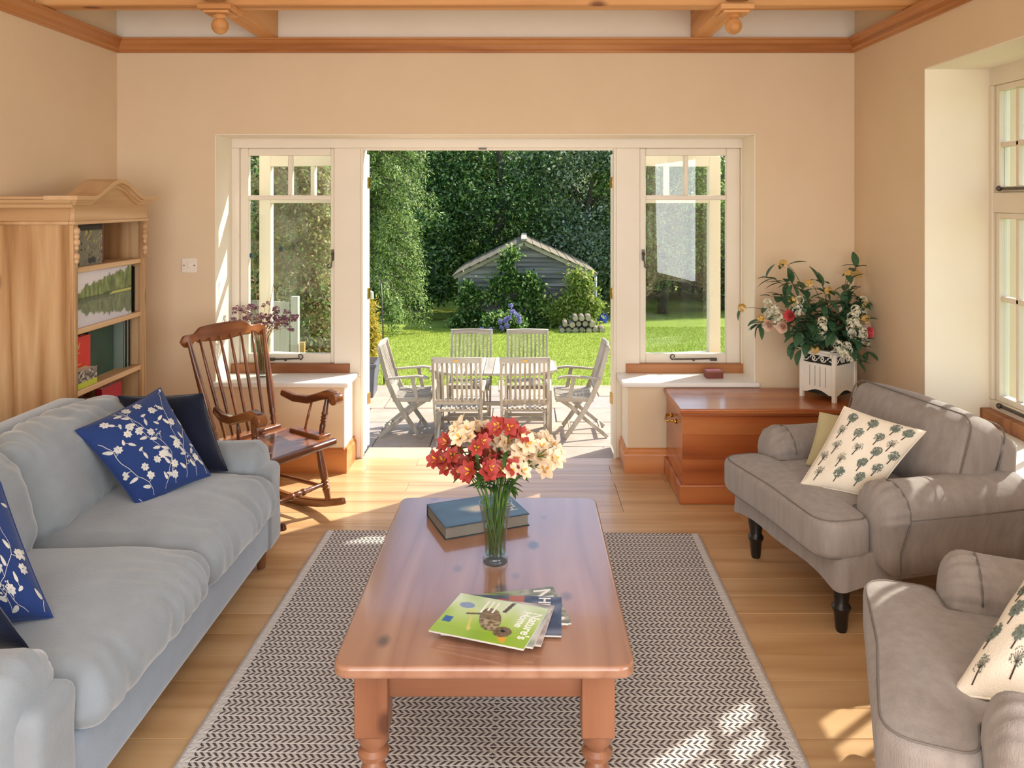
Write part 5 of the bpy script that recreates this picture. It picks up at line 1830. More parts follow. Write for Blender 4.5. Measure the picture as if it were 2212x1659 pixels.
# peacock feathers standing in the same vase
M['feather'] = plain('peacock_barb', '5c6650', '7c8468', .6)
M['feather_eye'] = plain('peacock_eye', '14303c', '1f5a5c', .4, 40)
for px, py, lab in ((543, 552, 'peacock feather in the sill vase with its eye nearest the wall reveal'), (607, 538, 'peacock feather in the sill vase leaning towards the garden doors')):
    tip = at(px, py, 4.95)
    a = ctr + Vector((0, .005, .02))
    t = thing('peacock_feather', lab, 'feather', a)
    pts = [q - a for q in vase_path(a, ctr, .03, .236, tip, 14)]
    MB().tube(pts, .0015, 5).build('quill', M['dry_stem'], t, smooth=180)
    m = MB()
    for i in range(5, 17):
        d = (pts[min(i + 1, 16)] - pts[i - 1]).normalized()
        sd_ = d.cross(Vector((0, 1, 0))).normalized()
        for s in (-1, 1):
            for j in range(2):
                q = pts[i - 1].lerp(pts[i], j / 2)
                m.tube([q, q + sd_ * s * .018 + d * .012, q + sd_ * s * .026 + d * .03], .0004, 3, False)
    m.build('barbs', M['feather'], t, fix=False)
    e = MB().ball((0, 0, 0), .015, 12, 8, (.8, .12, 1.2)); e.v = [tuple(Vector(v) + pts[-1]) for v in e.v]
    e.build('eye', M['feather_eye'], t, smooth=180)

# ================================================================== ROCKING CHAIR
M['rocker'] = wood('brown_varnished_beech', '4c2612', '6c381b', '885028', 'z', .28, 5.0, coat=.4, vary=.1)
M['rocker_x'] = wood('brown_varnished_beech_cross', '4c2612', '6c381b', '90592e', 'x', .28, 5.0, coat=.4, vary=.1)
M['rocker_y'] = wood('brown_varnished_beech_lengthwise', '4c2612', '6c381b', '90592e', 'y', .28, 5.0, coat=.4, vary=.1)
rk = thing('rocking_chair', 'brown spindle back rocking chair in the sunlight by the garden doors', 'rocking chair', (-1.325, 4.11, 0), R(-122.5))
# local +y is forward, +x towards the sofa
for s in (-1, 1):
    pts = []
    for k in range(13):
        y = -.42 + .76 * k / 12
        pts.append((s * .195, y, .0215 + .42 * (y + .06) ** 2))
    MB().sweep(pts, [.022 + .010 * math.sin(PI * k / 12) for k in range(13)], [.034 + .010 * math.sin(PI * k / 12) for k in range(13)], (1, 0, 0)).build('rocker', M['rocker_y'], rk, bevel=.006)
    turned = [(0, .011), (.06, .015), (.18, .017), (.24, .021), (.26, .015), (.30, .021), (.32, .016), (.36, .021), (.38, .016), (.42, .021), (.46, .022), (.62, .021), (.80, .017), (1, .014)]
    MB().turned((s * .195, .225, .055), (s * .175, .165, .365), turned).build('front_leg', M['rocker'], rk, smooth=50)
    MB().turned((s * .195, -.215, .050), (s * .165, -.15, .365), turned).build('rear_leg', M['rocker'], rk, smooth=50)
    MB().turned((s * .192, .205, .135), (s * .182, -.19, .135), [(0, .008), (.3, .011), (.5, .013), (.7, .011), (1, .008)]).build('side_stretcher', M['rocker_y'], rk, smooth=180)
    # arm: S-curve with scrolled front
    pts = [(s * .215, -.165, .585), (s * .232, -.08, .560), (s * .245, .02, .562), (s * .250, .11, .592), (s * .250, .175, .612), (s * .248, .225, .600)]
    ar = MB().sweep(pts, [.030, .036, .046, .052, .054, .046], [.036, .040, .042, .044, .050, .050], (1, 0, 0)).build('arm', M['rocker_y'], rk, bevel=.010, seg=3)
    MB().tube([(s * .248 - .027, .222, .590), (s * .248 + .027, .222, .590)], .030, 16).build('arm_scroll', M['rocker_x'], ar, bevel=.004)
    MB().turned((s * .205, .155, .385), (s * .243, .165, .595), [(0, .011), (.15, .015), (.3, .017), (.38, .013), (.42, .019), (.46, .013), (.50, .019), (.54, .013), (.58, .019), (.64, .015), (1, .012)]).build('arm_post', M['rocker'], rk, smooth=50)
    MB().turned((s * .210, .02, .385), (s * .240, .05, .565), [(0, .006), (.5, .0085), (1, .006)], 10).build('arm_spindle', M['rocker'], rk, smooth=180)
    # tapered outer back post
    MB().turned((s * .185, -.185, .38), (s * .238, -.345, .915), [(0, .013), (.05, .018), (.08, .014), (.11, .019), (.14, .014), (.17, .019), (.22, .018), (.4, .019), (.7, .015), (1, .011)]).build('back_post', M['rocker'], rk, smooth=50)
for k in range(6):
    u = -1 + 2 * (k + .5) / 6
    MB().turned((u * .150, -.190 - .012 * (1 - u * u), .395), (u * .200, -.350 - .02 * (1 - u * u), .915), [(0, .0065), (.2, .0085), (.5, .0095), (.8, .008), (1, .006)], 10).build('back_spindle', M['rocker'], rk, smooth=180)
# crest rail with scalloped, eared ends
top_, bot_ = [], []
for k in range(31):
    u = -1 + 2 * k / 30
    au = abs(u)
    zt = .982 - .020 * u * u if au < .52 else .982 - .0054 - (.030 * min(1, (au - .52) / .14)) - .012 * max(0, (au - .70))
    if au > .78: zt = .944 + .004 * math.sin((au - .78) / .22 * PI) - .028 * max(0, (au - .9) / .1) ** 2
    zb_ = .892 - .006 * math.cos(u * PI * 2) if au < .66 else .892 - .008 * (1 if au > .7 else 0) + (.018 if .66 <= au < .74 else 0)
    if au > .9: zb_ += .020 * ((au - .9) / .1) ** 2
    y = -.352 - .030 * (1 - u * u)
    top_.append((u * .270, y - .010, zt)); bot_.append((u * .270, y + .008, zb_))
vs, fs = [], []
for k in range(31):
    a, b = Vector(top_[k]), Vector(bot_[k])
    o_ = Vector((0, -.020, -.004))
    vs += [b, a, a + o_, b + o_]
for k in range(30):
    for j in range(4):
        fs.append((k * 4 + j, k * 4 + (j + 1) % 4, k * 4 + 4 + (j + 1) % 4, k * 4 + 4 + j))
fs += [(0, 1, 2, 3), (123, 122, 121, 120)]
MB().add(vs, fs).build('crest_rail', M['rocker_x'], rk, bevel=.006, seg=3, smooth=60)
# seat: rolled front, raised rear blocks
seat = [(-.215, .245), (.215, .245), (.235, .10), (.21, -.21), (-.21, -.21), (-.235, .10)]
so = MB().prism(round_poly(seat, .03), .362, .392).build('seat', M['rocker_x'], rk, bevel=.010, seg=3)
MB().tube([(-.225, .235, .372), (.225, .235, .372)], .021, 14).build('seat_roll', M['rocker_x'], so, bevel=.004)
for s in (-1, 1):
    MB().prism([(s * .155, .20), (s * .235, .20), (s * .228, -.06), (s * .175, -.06)], .388, .410).build('seat_rest_block', M['rocker_y'], so, bevel=.006)
MB().prism([(-.20, -.15), (.20, -.15), (.205, -.215), (-.205, -.215)], .388, .412).build('seat_rear_block', M['rocker_x'], so, bevel=.006)
st_p = [(0, .009), (.2, .011), (.36, .013), (.38, .018), (.42, .018), (.44, .013), (.47, .017), (.53, .017), (.56, .013), (.58, .018), (.62, .018), (.64, .013), (.8, .011), (1, .009)]
MB().turned((-.190, .205, .155), (.190, .205, .155), st_p).build('front_stretcher', M['rocker_x'], rk, smooth=50)
MB().turned((-.185, -.20, .16), (.185, -.20, .16), [(0, .008), (.5, .012), (1, .008)]).build('rear_stretcher', M['rocker_x'], rk, smooth=180)

# ================================================================== BOOKCASE
M['case'] = wood('waxed_old_pine', '946a40', 'b48a5e', 'c8a47a', 'z', .5, 6.0, coat=.1, vary=.08, knots=(2.2, .04, '6a4020'))
M['case_y'] = wood('waxed_old_pine_shelf', 'b0865a', 'c49c70', 'd2ae86', 'y', .5, 3.0, coat=.1, vary=.08, knots=(2.2, .03, '6a4020'))
M['case_x'] = wood('waxed_old_pine_side_moulding', 'a27a4e', 'b89064', 'c6a278', 'x', .5, 3.0, coat=.1, vary=.08)
bx0, bx1, by0, by1 = -2.468, -2.12, 3.70, 4.41
bc = thing('bookcase', 'waxed pine bookcase with an arched pediment against the wall behind the sofa', 'bookcase', (bx0, (by0 + by1) / 2, 0))
W2 = (by1 - by0) / 2
D = bx1 - bx0
SZ = [.13, .44, .737, 1.033, 1.328]
for s in (-1, 1):
    y = s * (W2 - .011)
    MB().box(0, D - .015, y - .011, y + .011, 0, 1.54).build('side_panel', M['case'], bc, bevel=.002)
    # fluted pilaster on the front edge
    yp = s * (W2 - .020)
    pil = MB().box(D - .018, D, yp - .020, yp + .020, .10, 1.535).build('pilaster', M['case'], bc, bevel=.002)
    for q in (-.010, 0, .010):
        MB().box(D - .001, D + .003, yp + q - .003, yp + q + .003, .16, 1.33).build('reed', M['case'], pil)
    # carved scroll bracket
    m = MB()
    for (z, r_) in ((1.505, .020), (1.478, .016), (1.452, .019), (1.425, .013), (1.385, .018), (1.362, .014)):
        m.ball((D + .004, yp, z), r_, 12, 8, (.8, .9, 1.0))
    m.build('carved_bracket', M['case_y'], pil, smooth=180)
for k in range(5):
    MB().box(0, .012, -W2 + .022 + k * (2 * W2 - .044) / 5, -W2 + .020 + (k + 1) * (2 * W2 - .044) / 5, .10, 1.54).build('back_board', M['case'], bc, bevel=.001, seg=1)
for z in SZ:
    sh = MB().box(.012, D - .022, -W2 + .022, W2 - .022, z - .020, z).build('shelf', M['case_y'], bc)
    MB().box(D - .024, D - .008, -W2 + .022, W2 - .022, z - .026, z + .002).build('shelf_edge', M['case_y'], sh, bevel=.005)
MB().box(0, D + .012, -W2 - .012, W2 + .012, 0, .10).build('plinth', M['case_y'], bc, bevel=.006)
MB().box(D - .020, D + .012, -W2 - .010, W2 + .010, 1.535, 1.552).box(0, D - .020, -W2 - .010, -W2 + .022, 1.535, 1.552).box(0, D - .020, W2 - .022, W2 + .010, 1.535, 1.552).build('frieze_bead', M['case_y'], bc, bevel=.005)
MB().box(D - .020, D - .002, -W2, W2, 1.552, 1.622).box(0, D - .020, -W2, -W2 + .022, 1.552, 1.622).box(0, D - .020, W2 - .022, W2, 1.552, 1.622).build('frieze', M['case_x'], bc, bevel=.002)
# stepped cornice on the sides and the arched pediment on the front
for s in (-1, 1):
    cor = [(0, 1.612), (.012, 1.616), (.016, 1.630), (.030, 1.640), (.034, 1.652), (.046, 1.658), (.046, 1.668), (0, 1.668)]
    a = [(0, s * (W2 + o_), z) for o_, z in cor]; b = [(D + .004, s * (W2 + o_), z) for o_, z in cor]
    n = len(cor)
    MB().add(a + b, [(i, (i + 1) % n, n + (i + 1) % n, n + i) for i in range(n)] + [tuple(range(n)), tuple(range(n, 2 * n))]).build('side_cornice', M['case_x'], bc)
MB().box(0, D, -W2 - .003, W2 + .003, 1.61, 1.664).build('top_board', M['case_x'], bc)
def arch(y, base, rise):
    u = abs(y) / (W2 + .05)
    if u > .60: return base
    return base + rise * (.5 + .5 * math.cos(PI * u / .60)) ** .75
Mx = Matrix(((0, 0, 1, 0), (1, 0, 0, 0), (0, 1, 0, 0), (0, 0, 0, 1)))     # local x->y, y->z, z->x
yy = [-(W2) + 2 * W2 * k / 40 for k in range(41)]
pd = MB().prism([(-W2 - .002, 1.5525)] + [(y * 1.006, arch(y, 1.640, .085)) for y in yy] + [(W2 + .002, 1.5525)], D - .012, D + .006, Mx).build('pediment', M['case_y'], bc)
for (o_, z0, z1, ex) in ((.018, 1.628, 1.642, .014), (.032, 1.641, 1.654, .030), (.048, 1.653, 1.672, .049)):
    yy2 = [-(W2 + ex) + 2 * (W2 + ex) * k / 48 for k in range(49)]
    poly = [(y, arch(y, z0, .085)) for y in yy2] + [(y, arch(y, z1, .088)) for y in yy2[::-1]]
    vs, fs = [], []
    n = 49
    for k in range(n):
        y = yy2[k]
        for x in (D - .02 if o_ < .04 else D - .11, D + o_):
            vs += [(x, y, arch(y, z0, .085)), (x, y, arch(y, z1, .088))]
    for k in range(n - 1):
        a = k * 4
        fs += [(a, a + 4, a + 6, a + 2), (a + 1, a + 3, a + 7, a + 5), (a, a + 1, a + 5, a + 4), (a + 2, a + 6, a + 7, a + 3)]
    fs += [(0, 2, 3, 1), ((n - 1) * 4, (n - 1) * 4 + 1, (n - 1) * 4 + 3, (n - 1) * 4 + 2)]
    MB().add(vs, fs).build('arched_cornice', M['case_y'], pd, smooth=40)

# ---- flat printed sheets
def print_sheet(name, w, h, fn, res, mat, parent, Mx):
    """printed rectangle in local xy (0..w, 0..h); fn(u,v) -> sRGB"""
    nx, ny = res
    vs = [Mx @ Vector((w * i / nx, h * j / ny, 0)) for j in range(ny + 1) for i in range(nx + 1)]
    fs = [(j * (nx + 1) + i, j * (nx + 1) + i + 1, (j + 1) * (nx + 1) + i + 1, (j + 1) * (nx + 1) + i) for j in range(ny) for i in range(nx)]
    o = MB().add(vs, fs).build(name, mat, parent, fix=False)
    ca = o.data.color_attributes.new('print', 'FLOAT_COLOR', 'POINT')
    cols = []
    for j in range(ny + 1):
        for i in range(nx + 1):
            cols += [*lin(tuple(max(0, min(1, c)) for c in fn(i / nx, j / ny))), 1]
    ca.data.foreach_set('color', cols)
    return o
M['print'] = printed('gloss_print', .3)
M['print_matt'] = printed('matt_print', .6)
def nz(x, y, s=0.0):
    return noise.noise(Vector((x, y, s)))
def mixc(a, b, t):
    t = max(0, min(1, t))
    return tuple(p + (q - p) * t for p, q in zip(a, b))
def hexc(h):
    return tuple(int(h[i:i + 2], 16) / 255 for i in (0, 2, 4))

def lettering(text, size, mat, parent, Mx, name='lettering', ext=.0002):
    cu = bpy.data.curves.new(name, 'FONT')
    cu.body = text; cu.size = size; cu.extrude = ext; cu.offset = size * .018
    cu.resolution_u = 3
    tmp = bpy.data.objects.new(name, cu)
    COL.objects.link(tmp)
    dg = bpy.context.evaluated_depsgraph_get()
    me = bpy.data.meshes.new_from_object(tmp.evaluated_get(dg))
    bpy.data.objects.remove(tmp, do_unlink=True)
    me.transform(Mx)
    me.materials.clear()
    o = link(name, me, mat, parent)
    return o

M['paper'] = plain('cream_page_edges', 'd9cfbd', 'c4b9a6', .8, 200, stretch=(1, 1, 12))
def book(name, label, loc, w, h, t_, cover, rz=0, cat='book', group=None, tilt=0):
    """upright book: spine along local -x edge, thickness along y (local), h up"""
    b = thing(name, label, cat, loc, rz, group)
    b.rotation_euler = (0, tilt, rz)
    MB().box(.003, w - .004, -t_ / 2 + .002, t_ / 2 - .002, .003, h - .003).build('pages', M['paper'], b)
    m = MB().box(0, w, -t_ / 2, -t_ / 2 + .002, 0, h).box(0, w, t_ / 2 - .002, t_ / 2, 0, h).box(0, .002, -t_ / 2, t_ / 2, 0, h)
    m.build('cover', cover, b)
    return b
def cov(name, a, b=None, rough=.45):
    return plain(name, a, b or a, rough, 8)
X = bx0
# faces turned to the room: local x along +Y (world), thickness towards +X
FACE = R(90)
def face_book(label, y0, w, h, t_, z, xf, cover, fn=None, res=(40, 40), name='book', cat='book', lean=0.0):
    """book or picture shown face on to the room, front face at x = xf"""
    b = thing(name, label, cat, (xf - t_, y0, z))
    MB().box(.002, t_ - .002, .003, w - .003, .002, h - .003).build('pages', M['paper'], b)
    MB().box(t_ - .002, t_, 0, w, 0, h).box(0, .002, 0, w, 0, h).box(0, t_, 0, .002, 0, h).build('cover', cover, b)
    if fn:
        Mx2 = Matrix(((0, 0, 1, t_ + .0006), (1, 0, 0, 0), (0, 1, 0, 0), (0, 0, 0, 1)))
        print_sheet('cover_print', w, h, fn, res, M['print_matt'], b, Mx2)
    if lean:
        b.rotation_euler = (0, lean, 0)
    return b
def lake(u, v):
    # wooded lake shore with its reflection
    sh = .47 + .05 * u
    vv = v - sh
    refl = vv < 0
    hgt = abs(vv)
    line = .10 + .42 * u ** .6 + .14 * nz(u * 11, 1) + .10 * abs(nz(u * 34, 2)) - (.22 if .12 < u < .17 and False else 0)
    sky = mixc(hexc('d8d2d4'), hexc('c9c3ca'), u)
    if hgt < .02 and u > .62 : return hexc('b9b760')
    if hgt < line * .85:
        n = nz(u * 30, v * 5, 3) * .9 + nz(u * 60, v * 40, 5) * .5
        c = mixc(hexc('59643c'), hexc('93a062'), .5 + n)
        if hgt < .05: c = mixc(c, hexc('3a3f2c'), .6)
        c = mixc(c, hexc('40482e'), .6 * max(0, nz(u * 7, 7)))
        if refl: c = mixc(c, hexc('6b7068'), .45)
        return c
    return sky if not refl else mixc(sky, hexc('a9a5aa'), .3)
face_book('pale canvas picture of a wooded lake on the second shelf of the bookcase', by0 + .032, .575, .268, .018, SZ[3], bx1 - .030, cov('canvas_edge', 'd4cdc4'), lake, (90, 44), 'lake_picture', 'picture')
def mosaic(u, v):
    if v > .80: return hexc('2a1c1a')
    n = nz(math.floor(u * 26) * .9, math.floor(v * 22) * 1.3, 3)
    c = mixc(hexc('8a8272'), hexc('5c5a4a'), .5 + n)
    if n > .35 and v > .3: c = hexc('a8a04c')
    if n < -.42: c = hexc('2c2a28')
    if .55 < u < .80 and .06 < v < .18: c = hexc('e4e0d8') if (int(u * 120) % 2 or v > .16) else hexc('2a2a2a')
    return c
def plainc(h): return lambda u, v: hexc(h)
face_book('grey patterned book with a barcode shown face on, top shelf of the bookcase', by0 + .03, .30, .215, .020, SZ[4], bx1 - .040, cov('grey_patterned_cover', '6b6658'), mosaic, (60, 44))
b = thing('book', 'flat dark book lying on the barcode book, top shelf of the bookcase', 'book', (bx1 - .27, by0 + .03, SZ[4] + .2155))
b['label'] = 'dark red tall book behind the barcode book, top shelf of the bookcase'
b.location = (bx1 - .10, by0 + .06, SZ[4])
MB().box(-.02, .0, .003, .25, .002, .238).build('pages', M['paper'], b)
MB().box(-.023, -.02, 0, .253, 0, .24).box(0, .003, 0, .253, 0, .24).box(-.023, .003, .25, .253, 0, .24).build('cover', cov('dark_plum_cover', '3c1f24', '4a262a'), b)
book('book', 'deep red spined book upright beyond the barcode book, top shelf of the bookcase', (bx1 - .06, by0 + .355, SZ[4]), .16, .225, .030, cov('deep_red_cover', '7c1f22', '8c2a2a'), PI)
book('book', 'maroon slim book upright on the top shelf of the bookcase', (bx1 - .07, by0 + .395, SZ[4]), .16, .215, .022, cov('maroon_cover', '6a2a24', '783428'), PI)
for k, (y, t_, h, c, lab) in enumerate(((by1 - .075, .016, .25, '1e2620', 'dark green slim album beside the lake picture on the bookcase'), (by1 - .054, .012, .255, '14181c', 'black slim album beside the lake picture on the bookcase'), (by1 - .038, .010, .25, '40302a', 'brown slim album beside the lake picture on the bookcase'))):
    book('album', lab, (bx1 - .045, y, SZ[3]), .22, h, t_, cov('album_cover_%d' % k, c), PI)
def redc(u, v):
    return mixc(hexc('c22a1e'), hexc('d83a26'), .5 + .4 * nz(u * 3, v * 3))
rb = face_book('bright red hardback shown face on, third shelf of the bookcase', by0 + .075, .225, .235, .03, SZ[2], bx1 - .085, cov('red_cover', 'c02a1e'), redc, (10, 10))
M['gold_ink'] = plain('gold_ink', 'e0b060', 'd0a050', .4)
Mx2 = Matrix(((0, 0, 1, .0315), (1, 0, 0, .02), (0, 1, 0, .175), (0, 0, 0, 1)))
lettering('OSW', .048, M['gold_ink'], rb, Mx2, 'title_lettering')
for j, (wd, z) in enumerate(((.10, .155), (.07, .125), (.11, .098), (.08, .072))):
    MB().box(.0308, .0312, .03, .03 + wd, z, z + .004).build('small_print', M['gold_ink'], rb)
book('book', 'dark blue book leaning at the near end'.replace('at the near end', 'against the pilaster') + ', third shelf of the bookcase', (bx1 - .03, by0 + .050, SZ[2]), .16, .228, .030, cov('dark_blue_cover', '1c2740', '26334e'), PI, tilt=0)
def clutter(u, v):
    n = nz(u * 9, v * 9, 2)
    return mixc(hexc('2e2a2a'), hexc('c8b8a8'), .5 + n * 1.2) if v > .3 else hexc('b9c23a')
face_book('small yellow edged picture box before the red hardback, third shelf of the bookcase', by0 + .085, .17, .085, .055, SZ[2], bx1 - .026, cov('lime_box', 'a9b238'), clutter, (30, 20), 'picture_box', 'box')
def greenc(u, v):
    return mixc(hexc('1b3426'), hexc('2a4a34'), .5 + .5 * nz(u * 3, v * 3, 4))
face_book('large dark green book shown face on, third shelf of the bookcase', by0 + .31, .24, .262, .02, SZ[2], bx1 - .10, cov('green_cover', '1d3a2a'), greenc, (16, 16))
for k, (y, t_, h, c, lab) in enumerate(((by1 - .118, .014, .262, '7c8a80', 'pale grey slim book beside the large dark green book on the bookcase'), (by1 - .100, .016, .262, '26302c', 'dark slim book with a pale band beside the large green book'), (by1 - .080, .014, .255, '9aa49c', 'silver grey slim book beside the large green book on the bookcase'), (by1 - .062, .015, .26, '1c2230', 'navy slim book at the end of the third bookcase shelf'))):
    book('book', lab, (bx1 - .06, y, SZ[2]), .20, h, t_, cov('slim_cover_%d' % k, c), PI)
face_book('red book on the lower shelf of the bookcase, half hidden by the sofa', by0 + .36, .20, .235, .03, SZ[1], bx1 - .06, cov('crimson_cover', 'a82030'), None)
for k in range(5):
    book('book', 'dark red book in the row on the lower shelf behind the sofa', (bx1 - .06, by0 + .06 + .045 * k, SZ[1]), .2, .22, .04, cov('lower_cover_%d' % k, ['5a2a22', '6a3226', '4a2420', '733a2c', '55281f'][k]), PI, group='books on the lower bookcase shelf')

# ================================================================== ON THE COFFEE TABLE
TZ = tz
def frame(loc, rz):
    return Matrix.Translation(loc) @ Matrix.Rotation(rz, 4, 'Z')
bk = thing('hardback_book', 'thick dark teal hardback book lying on the coffee table behind the vase', 'book', (-.175, 2.95, TZ), R(22.9))
bw, bh_, bt = .325, .235, .044
MB().box(-bw / 2 + .004, bw / 2 - .005, -bh_ / 2 + .005, bh_ / 2 - .003, .003, bt - .003).build('pages', plain('grey_page_edges', '6d675e', '857e74', .8, 300, stretch=(1, 1, 10)), bk)
M['tealcover'] = cov('teal_black_cover', '14262c', '1c343a', .3)
MB().box(-bw / 2, bw / 2, -bh_ / 2, bh_ / 2, 0, .003).box(-bw / 2, bw / 2, -bh_ / 2, bh_ / 2, bt - .003, bt).box(-bw / 2, bw / 2, bh_ / 2 - .004, bh_ / 2, 0, bt).build('cover', M['tealcover'], bk, bevel=.001)
def sea(u, v):
    d = math.hypot((u - .50) * 1.1, (v - .52) * 1.4) + .10 * nz(u * 5, v * 5)
    c = mixc(hexc('355a66'), hexc('17303a'), .4 + nz(u * 3, v * 4, 1) * .7 + .3 * v)
    return mixc(hexc('d9c9a2'), c, (d - .10) / .16)
print_sheet('cover_print', bw - .012, bh_ - .012, sea, (48, 36), M['print'], bk, Matrix.Translation((-bw / 2 + .006, -bh_ / 2 + .006, bt + .0004)))
M['pale_ink'] = plain('pale_ink', 'd4dcd8', 'c8d2ce', .4)
lettering('WYTH', .052, M['pale_ink'], bk, Matrix.Translation((bw / 2 - .015, bh_ / 2 - .03, bt + .0008)) @ Matrix.Rotation(R(-90), 4, 'Z') @ Matrix.Translation((0, -.045, 0)), 'title_lettering')

def magazine(label, loc, rz, w, h, t_, fn, res, edge='d8d4cc'):
    m_ = thing('magazine', label, 'magazine', loc, rz, 'magazines on the coffee table')
    MB().box(-w / 2, w / 2, -h / 2, h / 2, .0002, t_).build('pages', cov('magazine_pages', edge, 'b8b4ac', .5), m_, bevel=.0006, seg=1)
    print_sheet('cover_print', w, h, fn, res, M['print'], m_, Matrix.Translation((-w / 2, -h / 2, t_ + .0004)))
    return m_
def bird(u, v):
    # cover seen sideways: pale leafy top at +v, lime green ground, a brown bird in the middle
    c = mixc(hexc('9fbf3c'), hexc('d4e0c0'), (v - .30) * 1.9 + .25 * nz(u * 8, v * 1.5, 2))
    c = mixc(c, hexc('7fa62c'), .5 * max(0, nz(u * 3, v * 3, 9)) + (.25 if v < .2 else 0))
    x, y = (u - .50) * 1.30, v - .50
    # body
    e = ((x * .85 + y * .35) / .135) ** 2 + ((y * .85 - x * .35) / .26) ** 2
    if e < 1:
        n = nz(u * 22, v * 22, 1)
        b_ = mixc(hexc('6a5844'), hexc('9a8468'), .5 + n * .8)
        if y < -.02 and n > -.1: b_ = mixc(b_, hexc('cdbf9c'), .5)
        return mixc(b_, hexc('4a3c2e'), max(0, e - .75) * 2)
    hx_, hy_ = u - .70, v - .27
    if (hx_ / .095) ** 2 + (hy_ / .12) ** 2 < 1:
        return mixc(hexc('5c4c3c'), hexc('8c7658'), .5 + nz(u * 30, v * 30, 2)) if not (hx_ ** 2 + (hy_ - .02) ** 2 < .0006) else hexc('15120e')
    if abs(u - .73 + (v - .14) * .35) < .022 + (v - .05) * .25 and .04 < v < .19: return hexc('e0a23c')
    if abs(u - .60 - (v - .80) * .15) < .022 and .72 < v < .98: return hexc('5a4a3a')
    if abs(v - (.56 + .35 * (u - .3))) < .022 and .22 < u < .46: return hexc('5f5a3c')
    if ((u - .31) / .07) ** 2 + ((v - .40 - .2 * math.sin(u * 30)) / .07) ** 2 < 1: return hexc('d6c86a')
    if ((u - .17) / .085) ** 2 + ((v - .73) / .075) ** 2 < 1: return hexc('8494b4')
    if .045 < u < .13 and .26 < v < .40: return hexc('2b5d9c')
    return c
gm = magazine('lime green magazine with a brown bird on its cover, topmost on the coffee table', (-.095, 2.205, TZ + .0215), R(-19.5), .275, .215, .005, bird, (110, 86))
M['white_ink'] = plain('white_ink', 'f4f4ee', 'f0f0ea', .4)
F90 = Matrix.Rotation(R(-90), 4, 'Z')
lettering("Nature's", .040, M['white_ink'], gm, Matrix.Translation((.104, .072, .0056)) @ F90, 'title_lettering')
lettering('Home', .034, M['white_ink'], gm, Matrix.Translation((.076, .072, .0056)) @ F90, 'title_lettering')
for j, L in enumerate((.060, .052, .066)):             # small cover lines, too small to read
    MB().box(-.010 - .016 * j, -.004 - .016 * j, .092 - L, .092, .0054, .0056).build('small_print', M['white_ink'], gm)
def landscape(u, v):
    c = hexc('5c8a34') if v < .55 + .1 * nz(u * 6, 1) else hexc('9aa27a')
    if u > .62: c = mixc(hexc('b4b49a'), hexc('6f6a5a'), .5 + nz(u * 12, v * 12))
    return mixc(c, hexc('2f4a22'), max(0, nz(u * 7, v * 9, 3)))
def navycov(u, v):
    if .45 < u < .62 and v > .55: return hexc('b05a2a')
    if ((u - .38) / .05) ** 2 + ((v - .86) / .05) ** 2 < 1: return hexc('c03a3a')
    return mixc(hexc('1e2a4a'), hexc('6a6f80'), .4 + nz(u * 6, v * 6))
def pinkcov(u, v):
    return mixc(hexc('cdbfba'), hexc('8c7a74'), .4 + nz(u * 5, v * 8))
m2 = magazine('green landscape magazine with big pale letters, lowest of the magazine fan', (-.035, 2.300, TZ), R(12), .30, .215, .005, landscape, (50, 36))
lettering('NWW', .075, M['white_ink'], m2, Matrix.Translation((.085, .098, .0056)) @ F90, 'title_lettering')
m3 = magazine('navy covered magazine second from the table in the magazine fan', (-.035, 2.262, TZ + .0057), R(-3), .285, .21, .005, navycov, (50, 36))
lettering('HE', .05, M['white_ink'], m3, Matrix.Translation((.075, .10, .0056)) @ F90, 'title_lettering')
magazine('grey pink magazine third from the table in the magazine fan', (-.070, 2.225, TZ + .0114), R(-12), .28, .21, .005, pinkcov, (40, 30))
magazine('pale grey magazine directly under the bird magazine', (-.080, 2.214, TZ + .0168), R(-16), .275, .212, .0044, lambda u, v: mixc(hexc('c9c6c0'), hexc('8f9a8a'), .3 + nz(u * 6, v * 6)), (30, 24))

vp = at(1070, 1213, Z=TZ)
gv = vase('glass_vase', 'clear flared glass vase of red and cream flowers on the coffee table', vp,
          [(.040, 0), (.042, .004), (.042, .012), (.039, .022), (.036, .030), (.0355, .05), (.037, .08), (.041, .12), (.048, .165), (.055, .198)], .0028, .026, .128)
M['alstro_stem'] = plain('green_stem', '4a6a2e', '5c7c38', .5)
M['alstro_leaf'] = leafy('alstroemeria_leaf', ['3e6428', '587f34', '4a7030', '6f9440'], .25, .45)
M['alstro_red'] = plain('red_petal', '922824', 'ac403a', .55, 30)
M['alstro_cream'] = plain('cream_petal', 'ead8b6', 'ecccac', .55, 30)
M['alstro_throat'] = plain('yellow_throat', 'e2b03c', 'd89a30', .55, 60)
def bloom_mesh(kind):
    outer, thr = MB(), MB()
    for k in range(6):
        a = k * PI / 3
        d = Vector((math.cos(a), math.sin(a), 1.25)).normalized()
        leaf_mesh(outer, d * .004, d, Vector((0, 0, 1)), .036, .027 if k % 2 else .020, .36, 5, 1.7)
    for k in range(3):
        a = k * 2 * PI / 3 + .3
        d = Vector((math.cos(a), math.sin(a), 1.9)).normalized()
        leaf_mesh(thr, d * .006, d, Vector((0, 0, 1)), .021, .008, .1, 4)
    return outer, thr
proto = {}
for kind in ('red', 'cream'):
    o_, t_ = bloom_mesh(kind)
    a_ = o_.build('flower', M['alstro_' + kind], None, smooth=180, fix=False)
    b_ = t_.build('inner_petals', M['alstro_throat'], None, smooth=180, fix=False)
    proto[kind] = (a_.data, b_.data)
    bpy.data.objects.remove(a_); bpy.data.objects.remove(b_)
random.seed(19)
stems = []
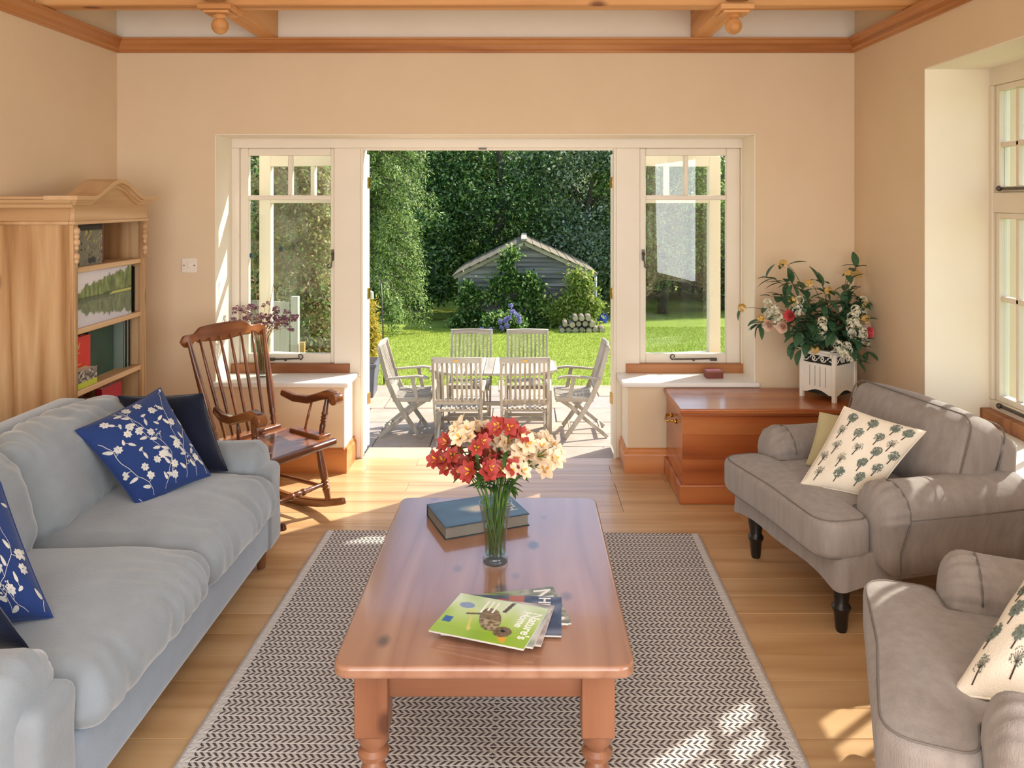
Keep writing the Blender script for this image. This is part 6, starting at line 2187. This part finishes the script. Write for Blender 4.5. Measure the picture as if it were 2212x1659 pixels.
for px, py in [(985, 950), (965, 985), (1000, 995), (1020, 960), (1040, 1010), (1100, 925), (990, 1010), (1060, 985), (1085, 1000)]:
    stems.append(('red', px, py))
for px, py in [(1010, 935), (1040, 940), (1065, 930), (1085, 955), (1110, 945), (1130, 955), (1155, 955), (1175, 975), (1125, 985), (1150, 990), (1105, 1005), (1075, 960), (1140, 970), (1168, 1000), (1095, 975), (1118, 960)]:
    stems.append(('cream', px, py))
for k, (kind, px, py) in enumerate(stems):
    g = random.Random(300 + k)
    tip = at(px, py, vp.y + g.uniform(-.10, .10))
    th = g.random() * 2 * PI
    a = vp + Vector((.024 * g.random() ** .5 * math.cos(th), .024 * g.random() ** .5 * math.sin(th), .028))
    lab = 'red alstroemeria stem in the coffee table vase' if kind == 'red' else 'cream alstroemeria stem in the coffee table vase'
    t = thing('alstroemeria', lab, 'flower', a, 0, kind + ' alstroemerias in the coffee table vase')
    pts = [q - a for q in vase_path(a, vp, .043, .200, tip, 8)]
    MB().tube(pts, [.0026] * 8 + [.0022, .002, .0018], 6).build('stem', M['alstro_stem'], t, smooth=180)
    for j in range(5):
        i = g.randrange(5, 11)
        m = MB(); leaf_mesh(m, pts[i] - (pts[i] - pts[i - 1]) * g.random(), Vector((g.gauss(0, 1), g.gauss(0, 1), g.uniform(-.1, .9))), (0, 0, 1), g.uniform(.045, .085), .014, .35)
        m.build('leaf', M['alstro_leaf'], t, smooth=180, fix=False)
    nb = 6
    for j in range(nb):
        off = Vector((g.uniform(-.036, .036), g.uniform(-.036, .036), g.uniform(-.02, .022)))
        pk = pts[-1] + off
        MB().tube([pts[-2], (pts[-2] + pk) / 2 + Vector((0, 0, .004)), pk], .0012, 5).build('pedicel', M['alstro_stem'], t, smooth=180)
        f = link('flower', proto[kind][0], None, t)
        dirv = (Vector((off.x * 22, off.y * 22 - .45, .55)) + Vector((g.uniform(-.3, .3), g.uniform(-.3, .3), 0))).normalized()
        f.location = pk
        f.rotation_euler = dirv.to_track_quat('Z', 'Y').to_euler()
        s_ = g.uniform(.75, 1.05)
        f.scale = (s_, s_, s_)
        link('inner_petals', proto[kind][1], None, f)
